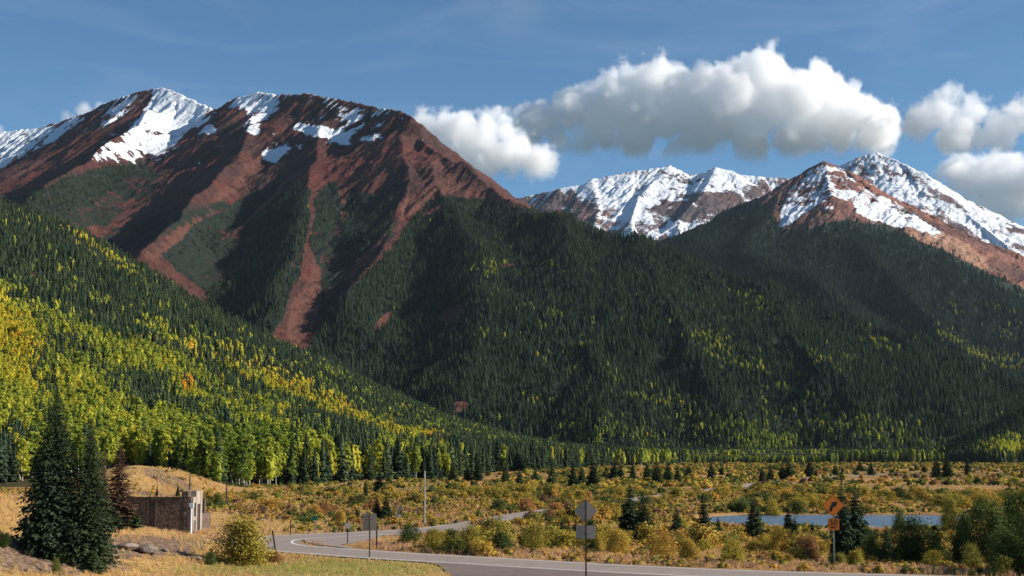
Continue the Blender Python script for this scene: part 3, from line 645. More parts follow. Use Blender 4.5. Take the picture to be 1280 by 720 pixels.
bush_far = [form('far_willow', join(crown_np(16, 7, 70 + i, R=.62, z0=.05, z1=.9, leaf=.10, shape='bush'), rings([(0, .38), (.25, .46), (.5, .40), (.68, .22), (.74, .03)], 7, i, .3)), stems_np(4, i, .4), M['willow'], M['twig']) for i in range(4)]
bush_mid = [form('willow', crown_np(44, 15, 80 + i, R=.66, z0=.05, z1=.95, leaf=.052, shape='bush'), stems_np(8, i, .5, .015), M['willow'], M['twig']) for i in range(4)]

# ------------------------------------------------------------------ masses nobody could count: points with instanced plants
def scatter(name, label, cat, forms, xyz, scl, idx, tint, rot=None):
    n = len(xyz); me = bpy.data.meshes.new(name); me.vertices.add(n); me.vertices.foreach_set('co', np.ascontiguousarray(xyz, np.float32).ravel())
    if rot is None: rot = np.column_stack([rng.normal(0, .025, n), rng.normal(0, .025, n), rng.uniform(0, 6.28, n)])
    for nm, ty, val in (('rot', 'FLOAT_VECTOR', rot), ('scl', 'FLOAT_VECTOR', scl)):
        at = me.attributes.new(nm, ty, 'POINT'); at.data.foreach_set('vector', np.ascontiguousarray(val, np.float32).ravel())
    at = me.attributes.new('idx', 'INT', 'POINT'); at.data.foreach_set('value', np.ascontiguousarray(idx, np.int32))
    at = me.attributes.new('tint', 'FLOAT', 'POINT'); at.data.foreach_set('value', np.ascontiguousarray(tint, np.float32))
    o = link(name, me); tag(o, label, cat, kind='stuff')
    col = bpy.data.collections.new(name + '_forms')
    for i, f in enumerate(forms): col.objects.link(bpy.data.objects.new('%s_form' % name, f))
    g = bpy.data.node_groups.new(name + '_planting', 'GeometryNodeTree')
    g.interface.new_socket('Geometry', in_out='INPUT', socket_type='NodeSocketGeometry'); g.interface.new_socket('Geometry', in_out='OUTPUT', socket_type='NodeSocketGeometry')
    N = g.nodes.new; L = g.links.new; gi = N('NodeGroupInput'); go = N('NodeGroupOutput'); iop = N('GeometryNodeInstanceOnPoints'); ci = N('GeometryNodeCollectionInfo')
    ci.inputs['Collection'].default_value = col; ci.inputs['Separate Children'].default_value = True; ci.inputs['Reset Children'].default_value = True
    def na(nm, ty):
        q = N('GeometryNodeInputNamedAttribute'); q.data_type = ty; q.inputs['Name'].default_value = nm; return q.outputs[0]
    e = N('FunctionNodeEulerToRotation'); L(na('rot', 'FLOAT_VECTOR'), e.inputs[0])
    L(gi.outputs[0], iop.inputs['Points']); L(ci.outputs[0], iop.inputs['Instance']); iop.inputs['Pick Instance'].default_value = True
    L(na('idx', 'INT'), iop.inputs['Instance Index']); L(e.outputs[0], iop.inputs['Rotation']); L(na('scl', 'FLOAT_VECTOR'), iop.inputs['Scale'])
    L(iop.outputs[0], go.inputs[0]); md = o.modifiers.new('planting', 'NODES'); md.node_group = g
    return o
def horizon_cut(layers):           # highest picture line already covered by nearer terrain, per azimuth and depth
    def f(px, Y, py_top, own):
        keep = np.ones(px.shape, bool)
        return keep
    return f
def sky_tables():
    tabs = []
    cols = np.linspace(-260, 1500, 440)
    for fn, y0, y1 in ((lambda x, y: z_A(x, y)[0], 250, 2100), (lambda x, y: z_B(x, y)[0], 1650, 5300), (lambda x, y: z_C(x, y)[0], 2800, 5250)):
        Y = np.linspace(y0, y1, 260); X = A(cols)[None, :] * Y[:, None]; YY = np.repeat(Y[:, None], len(cols), 1)
        z = fn(X, YY); py = HOR - F * (z - EYE) / YY * 1.0
        py = proj(X, YY, z)[1]; px = proj(X, YY, z)[0]
        if fn(X[:1], YY[:1]) is None: pass
        tabs.append((cols, Y, np.minimum.accumulate(py, 0)))
    return tabs
TABS = sky_tables()
def visible(x, y, z, h, slack):
    px, py = proj(x, y, z + h); keep = np.ones(x.shape, bool); a = 640 + F * x / y
    for cols, Y, run in TABS:
        i = np.clip(np.searchsorted(Y, y - 12) - 1, 0, len(Y) - 1); j = np.clip(np.searchsorted(cols, a), 0, len(cols) - 1)
        lim = run[i, j]; on = (y - 12 > Y[0]) & (a < (850 if cols is TABS[0][0] and run is TABS[0][2] else 9e9))
        keep &= ~(on & (py > lim + slack))
    return keep & (px > -190) & (px < 1470)
def sample(px0, px1, y0, y1, dens, fade=None):   # random plan positions, even per square metre
    a0, a1 = A(px0), A(px1); n = int((a1 - a0) * (y1 * y1 - y0 * y0) / 2 * dens)
    y = np.sqrt(rng.uniform(y0 * y0, y1 * y1, n)); x = rng.uniform(a0, a1, n) * y
    return x, y
TREES = []   # (x, y, z, h, kind 0 spruce / 1 aspen, tint, form)
def add_trees(x, y, z, h, kind, tint, zone): TREES.append(np.column_stack([x, y, z, h, kind, tint, np.full(len(x), zone)]))

# hill at the left
ASP_A = [(15, 440, 62, 70, .8, 1), (10, 530, 60, 60, .6, .95), (90, 500, 80, 42, .6, .92), (120, 560, 90, 40, .3, .95), (70, 590, 60, 30, 0, .9), (230, 575, 85, 36, .25, .98), (310, 590, 75, 28, 0, .98), (500, 585, 50, 14, .2, .7), (350, 570, 60, 14, .3, .8), (390, 588, 24, 17, 0, .95), (205, 470, 70, 24, .5, .7), (160, 465, 60, 26, .5, .75), (330, 480, 62, 24, .55, .92), (290, 458, 50, 20, .6, .85), (405, 512, 62, 24, .5, .95), (475, 548, 60, 22, .35, .97), (535, 572, 34, 18, .3, .98), (350, 540, 70, 20, .45, .7), (250, 520, 80, 16, .45, .8), (600, 548, 130, 15, .12, .97), (660, 565, 70, 10, .1, .95), (520, 535, 60, 13, .4, .7), (210, 432, 55, 15, .5, .55), (125, 318, 50, 5, .6, .9), (150, 343, 30, 6, .5, .7), (40, 395, 50, 10, .4, .4), (445, 492, 60, 12, .45, .5), (90, 425, 60, 18, .5, .6)]
DARK_A = [(440, 575, 32, 24, 0, .9), (385, 560, 30, 18, .3, .8), (60, 470, 26, 40, 0, .5), (185, 500, 36, 26, .5, .8), (270, 545, 26, 16, .3, .6), (10, 590, 26, 30, 0, .8), (130, 415, 50, 16, .5, .7), (300, 500, 40, 14, .5, .6), (330, 440, 50, 12, .5, .8), (575, 585, 70, 12, 0, .95), (640, 583, 60, 9, 0, .9), (500, 590, 26, 6, 0, .8)]
GOLD_A = [(8, 440, 60, 65, .8, .19), (60, 490, 60, 20, .6, .10), (340, 480, 80, 24, .5, .24), (405, 512, 62, 22, .5, .22), (475, 545, 60, 22, .4, .22), (545, 570, 24, 16, .2, .36), (236, 500, 10, 9, 0, .52), (270, 465, 50, 16, .5, .22), (120, 320, 60, 10, .6, .26), (420, 530, 40, 20, .3, .16), (160, 600, 20, 30, 0, .16)]
GREEN_A = [(300, 590, 70, 30, 0, .2), (600, 548, 140, 18, .1, .22), (250, 560, 40, 20, 0, .1), (80, 580, 60, 30, 0, .08), (470, 530, 60, 10, .4, .1)]
TREELINE_A = [(-300, 610), (0, 604), (110, 598), (160, 583), (172, 588), (210, 598), (250, 608), (300, 609), (400, 606), (440, 602), (560, 598), (620, 590), (700, 586), (840, 580)]
x, y = sample(-190, 845, 255, 1000, 1 / 7.5); x2, y2 = sample(-190, 845, 1000, 2080, 1 / 20.)
x = np.concatenate([x, x2]); y = np.concatenate([y, y2])
z, s_ = z_A(x, y); g_ = ground_z(x, y); z = np.maximum(z, g_); px, py = proj(x, y, z)
ok = (s_ > -.02) & (s_ < 1.06) & (py < interp(TREELINE_A, px)) & (((px - 640) / F * y - x) < 99)
x, y, z, px, py = [q[ok] for q in (x, y, z, px, py)]
jx = px + 6 * fbm(x / 40, y / 60, 3, 900); jy = py + 6 * fbm(x / 40, y / 60, 3, 901)
pa = np.maximum(np.clip(1.25 * blobs(jx, jy, ASP_A), 0, .98), .04 + .16 * (fbm(x / 45, y / 80, 3, 902) > .2) + .12 * (py > 430)); pa = pa * (1 - blobs(jx, jy, DARK_A)) * np.where(px < 520, .30 + .70 * sstep(45, 125 - .14 * np.clip(px, 0, 520), py - interp(A_CREST, px) + 10 * fbm(x / 60, y / 90, 3, 904)), 1)
asp = rng.random(len(x)) < pa
ti = .43 + .09 * rng.normal(size=len(x)) + .14 * fbm(x / 28, y / 40, 3, 903) + blobs(jx, jy, GOLD_A) - blobs(jx, jy, GREEN_A)
h = np.where(asp, rng.uniform(7.5, 11.5, len(x)), rng.uniform(6.5, 14, len(x))) * (1 + .18 * np.clip((y - 350) / 900, 0, 1))
keep = np.where(asp, rng.random(len(x)) < .85, rng.random(len(x)) < .82) & visible(x, y, z, h, 14)
tint = np.where(asp, np.clip(ti, .02, .98), rng.uniform(0, .9, len(x)))
add_trees(*[q[keep] for q in (x, y, z, h, asp * 1., tint)], 0)
# valley stands in front of the big mountain
x, y = sample(430, 1225, 640, 1750, 1 / 16.); z = ground_z(x, y); px, py = proj(x, y, z)
front = interp([(430, 598), (560, 596.5), (640, 591), (690, 588), (705, 580), (775, 578.6), (800, 582), (860, 579.2), (1000, 578.5), (1225, 578)], px + 5 * perlin(x / 15, y / 40, 4))
ok = (py < front) & ~((px > 860) & (px < 1035) & (y > 1360) & (y < 1420))
x, y, z, px, py = [q[ok] for q in (x, y, z, px, py)]
xw, yw = sample(862, 1038, 1300, 1386, 1 / 9.); x = np.concatenate([x, xw]); y = np.concatenate([y, yw]); z = ground_z(x, y); px, py = proj(x, y, z)
za = z_A(x, y)[0]; z = np.where(px < 845, np.maximum(z, za), z)
lim = interp([(430, .15), (560, .3), (690, .45), (705, 1.), (835, 1.), (850, .35), (960, .5), (1100, .6), (1225, .5)], px)
asp = rng.random(len(x)) < np.clip(lim * (y > 900 + 60 * perlin(x / 90, y / 90, 5)) * (.75 + .6 * fbm(x / 60, y / 90, 3, 910)), 0, 1)
h = np.where(asp, rng.uniform(9, 14, len(x)), rng.uniform(7, 17, len(x))) * (.75 + .25 * np.clip((y - 600) / 600, 0, 1))
h = np.where((px > 860) & (px < 1035) & (y < 1392), np.minimum(h, rng.uniform(5, 8.4, len(h))), h)
keep = visible(x, y, z, h, 10); tint = np.where(asp, np.clip(.34 + .08 * rng.normal(size=len(x)) + .12 * fbm(x / 50, y / 90, 2, 911), 0, 1), rng.uniform(0, .9, len(x)))
add_trees(*[q[keep] for q in (x, y, z, h, asp * 1., tint)], 1)
# big mountain
GOLD_B = [(612, 335, 34, 9, -.2, .5), (608, 345, 12, 6, 0, .6), (690, 335, 22, 5, .2, .3), (738, 405, 8, 9, .4, .6), (690, 395, 18, 7, .2, .45), (676, 412, 8, 5, 0, .6), (731, 430, 9, 9, .3, .75), (606, 420, 14, 6, 0, .5), (898, 438, 26, 22, .6, .7), (876, 425, 12, 6, 0, .7), (925, 455, 26, 10, .5, .6), (946, 462, 20, 16, .5, .5), (940, 375, 30, 7, .3, .5), (950, 388, 20, 5, .3, .5), (832, 400, 12, 4, .3, .5), (760, 470, 16, 12, .5, .4), (806, 500, 26, 12, .4, .6), (850, 505, 40, 14, .4, .55), (670, 500, 30, 6, .3, .5), (910, 540, 80, 16, .1, .75), (960, 555, 90, 14, 0, .8), (1010, 512, 60, 12, .2, .5), (760, 545, 70, 12, .1, .5), (1060, 535, 90, 16, .15, .75), (1130, 556, 60, 12, .1, .8), (1100, 432, 26, 6, .3, .7), (1060, 450, 20, 5, .3, .5), (700, 560, 60, 10, 0, .8), (560, 540, 40, 6, .3, .3), (1020, 450, 50, 9, .3, .35), (980, 490, 40, 8, .2, .45), (630, 375, 60, 10, .4, .15), (700, 450, 70, 20, .4, .12)]
x, y = sample(-190, 1470, 1640, 4600, 1 / 22.)
z, _, _, fl = z_B(x, y); px, py = proj(x, y, z); jx = px + 7 * fbm(x / 90, z / 70, 4, 150); jy = py + 7 * fbm(x / 90, z / 70, 4, 151)
fo = soft([(p, 1.) for p in TREE_B], jx, jy); pt = soft(PATCH_B, jx, jy); br = blobs(jx, jy, BARE_B); sc_ = soft(SCREE_B, jx, jy)
thin = np.clip((jy - 236) / 40, .35, 1) * (1 - .55 * sstep(600, 500, px) * sstep(360, 260, py))
p_ = np.maximum(fo * thin, pt * .8) * (br < .5) * np.where(fo > 0, 1, sc_ < .5)
ok = (z > ground_z(x, y) - 1) & (rng.random(len(x)) < p_ * (.86 + .5 * fbm(x / 55, y / 70, 3, 905)))
x, y, z, px, py, jx, jy = [q[ok] for q in (x, y, z, px, py, jx, jy)]
pa = .72 * blobs(jx, jy, GOLD_B) + .02 * (fbm(x / 40, y / 50, 3, 906) > .25) + .30 * sstep(505, 560, py) * (fbm(x / 60, y / 60, 3, 907) > .0) * (px > 600)
asp = rng.random(len(x)) < pa
h = np.where(asp, rng.uniform(6.5, 11, len(x)), (5 + 11.5 * rng.beta(1.6, 1.5, len(x))) * np.clip(1.15 - .3 * (z / 700), .6, 1.1))
keep = visible(x, y, z, h, 7)
tint = np.where(asp, np.clip(.40 + .10 * rng.normal(size=len(x)) + .2 * fbm(x / 60, y / 90, 2, 908) - .12 * sstep(500, 560, py), 0, 1), rng.uniform(0, .8, len(x)))
add_trees(*[q[keep] for q in (x, y, z, h, asp * 1., tint)], 2)
# second mountain
GOLD_C = [(1240, 450, 36, 9, .25, .8), (1180, 426, 32, 7, .2, .6), (1270, 420, 26, 10, 0, .4), (1165, 420, 10, 5, 0, .5), (1265, 455, 26, 8, .2, .6), (1190, 392, 12, 6, .2, .4), (1255, 390, 20, 6, .2, .3)]
x, y = sample(700, 1470, 2750, 5250, 1 / 60.)
z = z_C(x, y)[0]; px, py = proj(x, y, z); jx = px + 7 * fbm(x / 130, z / 100, 4, 350); jy = py + 9 * fbm(x / 130, z / 100, 4, 351)
ln = interp(LINE_C, jx); ok = (jy > ln - 3) & (rng.random(len(x)) < sstep(-4, 26, jy - ln) * (.88 + .7 * fbm(x / 90, y / 120, 3, 915))) & (z > ground_z(x, y) - 1)
x, y, z, px, py, jx, jy = [q[ok] for q in (x, y, z, px, py, jx, jy)]
asp = rng.random(len(x)) < blobs(jx, jy, GOLD_C) + .04 * (py > 395)
h = np.where(asp, rng.uniform(10, 15, len(x)), rng.uniform(12, 24, len(x)))
keep = visible(x, y, z, h, 5); tint = np.where(asp, np.clip(.5 + .12 * rng.normal(size=len(x)), 0, 1), rng.uniform(0, .6, len(x)))
add_trees(*[q[keep] for q in (x, y, z, h, asp * 1., tint)], 3)
# spur at the right edge
x, y = sample(1180, 1470, 1150, 1700, 1 / 14.); z, _, _, _ = z_E(x, y); g_ = ground_z(x, y); ok = z > g_ - .5
x, y, z = x[ok], y[ok], z[ok]; px, py = proj(x, y, z)
asp = rng.random(len(x)) < blobs(px, py, [(1258, 568, 42, 9, -.1, .85), (1300, 560, 50, 10, 0, .6)])
h = np.where(asp, rng.uniform(8, 12, len(x)), rng.uniform(8, 14, len(x))); tint = np.where(asp, np.clip(.5 + .08 * rng.normal(size=len(x)), 0, 1), rng.uniform(.2, .9, len(x)))
add_trees(x, y, z, h, asp * 1., tint, 4)
T = np.concatenate(TREES); T[:, 2] -= .15
big = T[:, 3] / T[:, 1]
pxT, pyT = proj(T[:, 0], T[:, 1], T[:, 2]); inside = (pxT > -5) & (pxT < 1285)
IND = []
for kind in (0, 1):
    m = np.where((T[:, 4] == kind) & inside)[0]; IND.append(m[np.argsort(-big[m])][:270 if kind == 0 else 300])
single = np.zeros(len(T), bool); single[np.concatenate(IND)] = True
def mass(name, label, cat, sel, forms, wide=1.0):
    t = T[sel]; n = len(t)
    if not n: return
    w_ = t[:, 3] * rng.uniform(.62, 1.3, n) * wide
    scatter(name, label, cat, forms, t[:, :3], np.column_stack([w_, w_, t[:, 3]]), rng.integers(0, len(forms), n), t[:, 5])
near = (T[:, 1] < 1000) & ~single; far = (T[:, 1] >= 1000) & ~single; sp = T[:, 4] == 0
mass('spruce_forest', 'dark spruces covering the lower hillside at the left', 'forest', near & sp, spr_mid)
mass('aspen_forest', 'green and yellow aspens covering the lower hillside at the left', 'forest', near & ~sp, asp_mid)
mass('spruce_forest', 'distant dark spruce forest covering the mountain flanks', 'forest', far & sp, spr_far)
mass('aspen_forest', 'distant green and gold aspen groves among the mountain spruces', 'forest', far & ~sp, asp_far, 1.15)
print('TREES', len(T), 'near', near.sum(), 'far', far.sum())

#PART3
# ------------------------------------------------------------------ the trees that show largest: each an object of its own
def split_form(base, crown, trunk, m1, m2, trunkname='trunk', crownname='crown'):
    V, Fq = crown; a = mesh_np(crownname, V, Fq, (m1,)); T_, Ft = trunk; b = mesh_np(trunkname, T_, Ft, (m2,)); return a, b
SP_MID = [split_form('spruce', join(spruce_np(20, 7, 2, 30 + i, R=[.14, .17, .19, .15][i], size=1.4, ragged=.35, base=.04), cone_core([.14, .17, .19, .15][i] * .8, i, 8, 9)), trunk_np(.93, .012, 4, segs=2), M['spruce'], M['bark']) for i in range(4)]
SP_NEAR = [split_form('spruce', spruce_np(34, 11, 5, 130 + i, R=[.17, .2, .18][i], size=1.0, ragged=.38, base=.02, droop=.3), trunk_np(.95, .014, 6, segs=3), M['spruce'], M['bark']) for i in range(3)]
ASP_IND = [split_form('aspen', crown_np(70, 16, 160 + i, R=[.14, .125, .155, .13][i], z0=.17, leaf=.019), trunk_np(.88, .012, 5, 1.5, i, 5), M['aspen'], M['pale_bark']) for i in range(4)]
BUSH_IND = [split_form('willow', crown_np(70, 30, 180 + i, R=.64, z0=.03, z1=.95, leaf=.029, shape='bush'), stems_np(10, i, .55, .014), M['willow'], M['twig'], 'stems', 'foliage') for i in range(4)]
def plant(name, forms, loc, h, w_, tint, label, cat, group=None, rz=None, lean=(0, 0), mats=None):
    """forms: (crown, trunk); w_ = width scale relative to the height scale"""
    e = empty(name, loc, 0, (w_, w_, h)); e.rotation_euler = (lean[0], lean[1], rng.uniform(0, 6.28) if rz is None else rz)
    for me in forms:
        o = link(me.name.split('.')[0], me, e); o['tint'] = float(tint)
        if mats and me is forms[0]: o.material_slots[0].link = 'OBJECT'; o.material_slots[0].material = mats
    return tag(e, label, cat, group)
def zone_A(px, py, Y):
    for lim, w_ in ((30, 'at the left frame edge beyond the knoll'), (62, 'left of the twin dark spruces'), (120, 'behind the twin dark spruces'), (165, 'above the dying brown spruce'), (205, 'above the left half of the stone ruin'), (262, 'behind the knoll over the ruin end pillars'),
                    (300, 'over the left half of the roadside bush'), (340, 'over the right half of the roadside bush'), (375, 'left of the short utility pole'), (410, 'between the short utility pole and the small spruce pair'), (450, 'above the rectangular sign back'), (500, 'between the sign back and the marker pole'),
                    (565, 'around the tall marker pole'), (630, 'right of the golden aspen slope'), (700, 'below the green grove left of the diamond sign'), (780, 'above the diamond sign back'), (860, 'above the big dark spruce pair'), (1000, 'in front of the retaining wall'), (1130, 'above the curve sign')):
        if px < lim: return w_
    return 'beyond the far right meadow'
for kind in (0, 1):
    for n_, i in enumerate(IND[kind]):
        x, y, z, h, k_, ti, zo = T[i]; px, py = pxT[i], pyT[i]
        if kind == 0:
            hw = ['short', 'mid-sized', 'tall'][int(np.clip((h - 7) / 3, 0, 2))]; lb = '%s dark spruce %s' % (hw, zone_A(px, py, y)); nm = 'spruce'; f = SP_MID
        else:
            rowp = interp(TREELINE_A, px) - py; cw = 'deep green' if ti < .3 else 'lime green' if ti < .42 else 'yellow-green' if ti < .55 else 'golden'; hw = 'short' if h < 9 else 'tall' if h > 10.8 else 'middle-sized'; lb = '%s %s aspen %s' % (hw, cw, zone_A(px, py, y)); nm = 'aspen'; f = ASP_IND
        plant(nm, f[int(rng.integers(0, 4))], (x, y, z), h, h * rng.uniform(.85, 1.2), ti, lb, 'tree', lb.replace('dark spruce', 'spruces').replace('aspen ', 'aspens '))

# ------------------------------------------------------------------ conifers standing alone in the meadow and by the road
CON = [ # px, top, base, half width px, label
 (632, 578, 607, 5, 'yellowish young spruce, first of the far meadow row left of the diamond sign'), (649, 589, 610, 5, 'small dark spruce right of the yellowish young spruce in the far meadow'),
 (669, 588, 605, 4, 'thin dark spruce beside the brown clearing at the meadow back'), (690, 577, 608, 6, 'tall grey-green spruce in the far row, right of the brown clearing'),
 (716, 580, 614, 6, 'broad spruce left of the trio above the diamond sign'), (727, 586, 611, 7, 'middle spruce of the trio above the diamond sign'), (741, 576, 613, 7, 'tallest spruce of the trio above the diamond sign'),
 (768, 581, 600, 7, 'low paired spruce at the left end of the brown clearing edge'), (791, 578, 605, 4, 'pale thin spruce behind the big meadow pair'), (776, 583, 600, 5, 'narrow spruce touching the low paired spruce'),
 (809, 581, 601, 5, 'small spruce right of the pale thin spruce in the far meadow'), (821, 580, 607, 7, 'wide dark spruce of the cluster left of the gravel track'), (835, 578, 604, 6, 'second dark spruce of the cluster left of the gravel track'),
 (847, 585, 604, 4, 'smallest spruce of the cluster left of the gravel track'), (861, 583, 598, 5, 'short dense spruce near the left end of the retaining wall'), (889, 579, 599, 5, 'single dark spruce in the meadow below the retaining wall'),
 (788, 607, 669, 17, 'big spruce, taller of the dark pair right of the diamond sign'), (804, 622, 676, 17, 'big spruce, lower right one of the dark pair right of the diamond sign'), (779, 640, 664, 6, 'small spruce at the left foot of the big dark pair'),
 (703, 648, 680, 8, 'leftmost of three spruces behind the lower grey sign plate'), (711, 652, 680, 6, 'middle of three spruces behind the lower grey sign plate'), (720, 649, 680, 8, 'spruce touching the left edge of the lower grey sign plate'),
 (751, 650, 673, 8, 'dark spruce just right of the lower grey sign plate'), (846, 635, 675, 11, 'rounded dark spruce between the big pair and the pond trees'), (880, 618, 684, 13, 'tall narrow spruce at the left tip of the pond'),
 (898, 646, 673, 6, 'small spruce against the left end of the pond'), (944, 618, 672, 13, 'pointed dark spruce in front of the pond left of the golden bush'), (986, 631, 667, 8, 'slim spruce in front of the pond right of the golden bush'),
 (994, 646, 674, 6, 'low spruce at the right foot of the slim pond spruce'), (1016, 653, 674, 5, 'small dark spruce left of the speed plate'), (967, 689, 704, 5, 'knee-high spruce on the verge left of the curve sign'),
 (1054, 602, 702, 16, 'tall ragged spruce directly behind the curve sign'), (1071, 607, 692, 18, 'dense tall spruce right of the curve sign'), (1110, 658, 704, 13, 'light green spruce in front of the dark thicket'),
 (953, 586, 602, 4, 'thin spruce beside the far gravel track, left one of two'), (963, 584, 603, 5, 'pointed spruce beside the far gravel track, right one of two'), (978, 581, 600, 6, 'left half of the dense spruce clump beyond the pond'),
 (986, 580, 600, 7, 'right half of the dense spruce clump beyond the pond'), (1012, 577, 596, 6, 'dark round spruce right of the dense clump beyond the pond'), (1020, 587, 597, 2.5, 'tiny spruce touching the dark round spruce beyond the pond'),
 (1044, 582, 594, 4, 'small faded spruce in the meadow above the curve sign'), (1053, 585, 595, 2.5, 'very thin spruce right of the faded one above the curve sign'), (1075, 578, 589, 5, 'low wide spruce at the meadow back above the curve sign'),
 (1089, 580, 594, 4, 'small pale spruce right of the low wide one at the meadow back'), (1171, 575, 597, 6, 'left one of the two bold spruces in the far right meadow'), (1184, 571, 597, 6, 'right one of the two bold spruces in the far right meadow'),
 (1210, 574, 594, 4, 'thin dark spruce right of the two bold ones in the far right meadow'), (446, 634, 651, 5, 'small dark spruce left of the rectangular sign back'), (471, 620, 650, 8, 'left one of two spruces behind the rectangular sign back'),
 (483, 615, 650, 8, 'right, greener one of two spruces behind the rectangular sign back'), (500, 629, 649, 4, 'thin spruce behind the small double road sign'), (523, 639, 648, 3, 'tiny spruce left of the tall marker pole'),
 (474, 591, 617, 6, 'dark spruce at the meadow back below the golden aspens'), (457, 598, 620, 3.5, 'thin leaning spruce left of the one below the golden aspens'), (566, 579, 605, 7, 'broad spruce at the right end of the golden aspen slope'),
 (584, 584, 602, 5, 'spruce between two taller ones right of the golden aspen slope'), (597, 579, 602, 6, 'dark spruce standing forward of the forest right of the golden slope'), (902, 583, 594, 3, 'tiny spruce in the meadow right of the retaining wall gap'),
 (1155, 582, 591, 3, 'tiny pale spruce left of the two bold spruces'), (756, 588, 601, 3.5, 'little spruce right of the tall trio in the far meadow')]
for i, (px, top, base, hw, lb) in enumerate(CON):
    g = on_ground(px, base); h = (base - top) * g.y / F * (1.18 if base < 620 else 1); f = SP_NEAR[i % 3]; R_ = [.17, .2, .18][i % 3] * .92
    plant('spruce', f, g - Vector((0, 0, .05)), h * 1.02, hw * (1.25 if base < 620 else 1) * g.y / F / R_, .2 + .6 * rng.random() + (.5 if 'yellow' in lb or 'light' in lb or 'green' in lb else 0), lb, 'tree')
# twin big spruces by the ruin, the dead one and saplings
BIG = [split_form('spruce', spruce_np(80, 21, 13, 230 + i, R=.24, size=.25, ragged=.42, base=.0, droop=.28, power=.88), trunk_np(.96, .012, 8, segs=4), M['spruce'], M['bark']) for i in range(2)]
DEAD = split_form('spruce', spruce_np(54, 13, 8, 240, R=.2, size=.36, ragged=.5, base=.06, droop=.3, dens=.85), trunk_np(.97, .013, 6, segs=3), M['dead'], M['bark'])
for px, top, base, hw, f, lb, ti in [(64, 488, 694, 45, BIG[0], 'huge dark spruce, the left and taller one of the twin pair by the ruin', .35), (108, 530, 708, 36, BIG[1], 'huge blue-green spruce, the right one of the twin pair by the ruin', .65),
                                     (147, 550, 658, 21, DEAD, 'brown dying spruce between the green twins and the stone wall', .5), (128, 566, 655, 10, DEAD, 'thin bare brown spruce half hidden behind the twin spruces', .7),
                                     (158, 628, 660, 20, SP_NEAR[1], 'low sprawling spruce at the left end of the stone wall', .8), (140, 632, 662, 18, SP_NEAR[0], 'low bushy spruce under the dying brown spruce', .5), (117, 690, 716, 16, SP_NEAR[2], 'spreading sapling at the foot of the right twin spruce', .9),
                                     (196, 606, 622, 2.5, SP_NEAR[0], 'tiny spruce on the knoll above the stone wall, left one', .4), (222, 604, 622, 3, SP_NEAR[1], 'tiny spruce on the knoll above the stone wall, right one', .4)]:
    g = on_ground(px, base); h = (base - top) * g.y / F; R_ = .24 if f in BIG else .19
    plant('spruce', f, g - Vector((0, 0, .05)), h * 1.02, hw * g.y / F / R_ / .95, ti, lb, 'tree')

# ------------------------------------------------------------------ shrubs
NEARB = [split_form('willow', crown_np(200, 44, 280 + i, R=.62, z0=.02, z1=.96, leaf=.0155, shape='bush'), stems_np(14, i, .55, .012), M['willow'], M['twig'], 'stems', 'foliage') for i in range(3)]
BUSHES = [ # px, top, base, half width, tint, label
 (303, 655, 706, 44, .44, 'big round yellow-green bush at the near left edge of the road bend'), (262, 690, 706, 9, .2, 'dark low tuft of shrub left of the big roadside bush'),
 (512, 657, 680, 17, .12, 'bright green bush inside the bend behind the road'), (543, 664, 687, 20, .46, 'ochre bush right of the bright green bush inside the bend'), (590, 660, 690, 22, .40, 'wide olive-yellow bush near the road left of the grey signs'),
 (625, 655, 686, 18, .30, 'green-yellow bush beside the road, left of the three spruces'), (668, 658, 688, 20, .36, 'broad yellow bush in front of the three spruces'), (772, 664, 692, 20, .45, 'golden bush right of the two grey plates'),
 (748, 668, 690, 14, .42, 'small yellow bush under the lower grey plate'), (826, 672, 696, 20, .52, 'orange-gold bush below the big dark pair of spruces'), (862, 676, 700, 18, .5, 'rusty gold bush beside the verge below the tall narrow spruce'),
 (915, 676, 704, 20, .36, 'olive yellow bush on the verge right of the tall narrow spruce'), (975, 664, 692, 20, .5, 'gold-brown bush below the slim pond spruce'), (966, 626, 652, 15, .42, 'golden dome-shaped bush at the pond shore between two spruces'),
 (1010, 672, 700, 18, .8, 'brown thin bush left of the curve sign post'), (1090, 672, 702, 18, .15, 'dark green bush right behind the curve sign post'),
 (1138, 652, 703, 30, .14, 'big round dark green bush in front of the pond'), (1170, 668, 706, 20, .14, 'low dark bush right of the big round one'), (1188, 626, 664, 16, .34, 'yellow-topped bush at the right end of the pond'),
 (1206, 648, 704, 25, .2, 'tall green shrub right of the yellow-topped bush'), (1238, 636, 706, 32, .17, 'largest dark green shrub of the right thicket'), (1272, 624, 700, 32, .15, 'tall dark shrub cut by the right frame edge'),
 (1262, 668, 716, 30, .2, 'lower front shrub of the right thicket'), (1300, 650, 718, 34, .14, 'dark shrub at the right frame corner'), (1215, 684, 712, 18, .3, 'olive low bush in front of the right thicket'), (1165, 690, 710, 17, .45, 'straw-brown low bush on the verge before the dark bush'),
 (1225, 634, 668, 22, .12, 'green shrub at the back of the right thicket'), (1070, 690, 706, 14, .4, 'small yellow bush at the foot of the dense tall spruce'), (1125, 640, 668, 12, .14, 'light-topped green shrub on the near pond shore'),
 (395, 632, 645, 9, .62, 'orange bush right of the little green sign'), (425, 640, 660, 9, .55, 'bright orange shrub behind the road bend'), (80, 690, 704, 9, .15, 'small green plant on the dirt slope left of the twins'), (4, 668, 684, 9, .12, 'small green plant at the left frame edge'),
 (70, 700, 718, 8, .25, 'tuft of green shrub low on the gravel slope'), (88, 696, 706, 8, .22, 'round green tuft beside the sapling'), (340, 690, 704, 16, .85, 'bare reddish twiggy bush at the right foot of the roadside bush')]
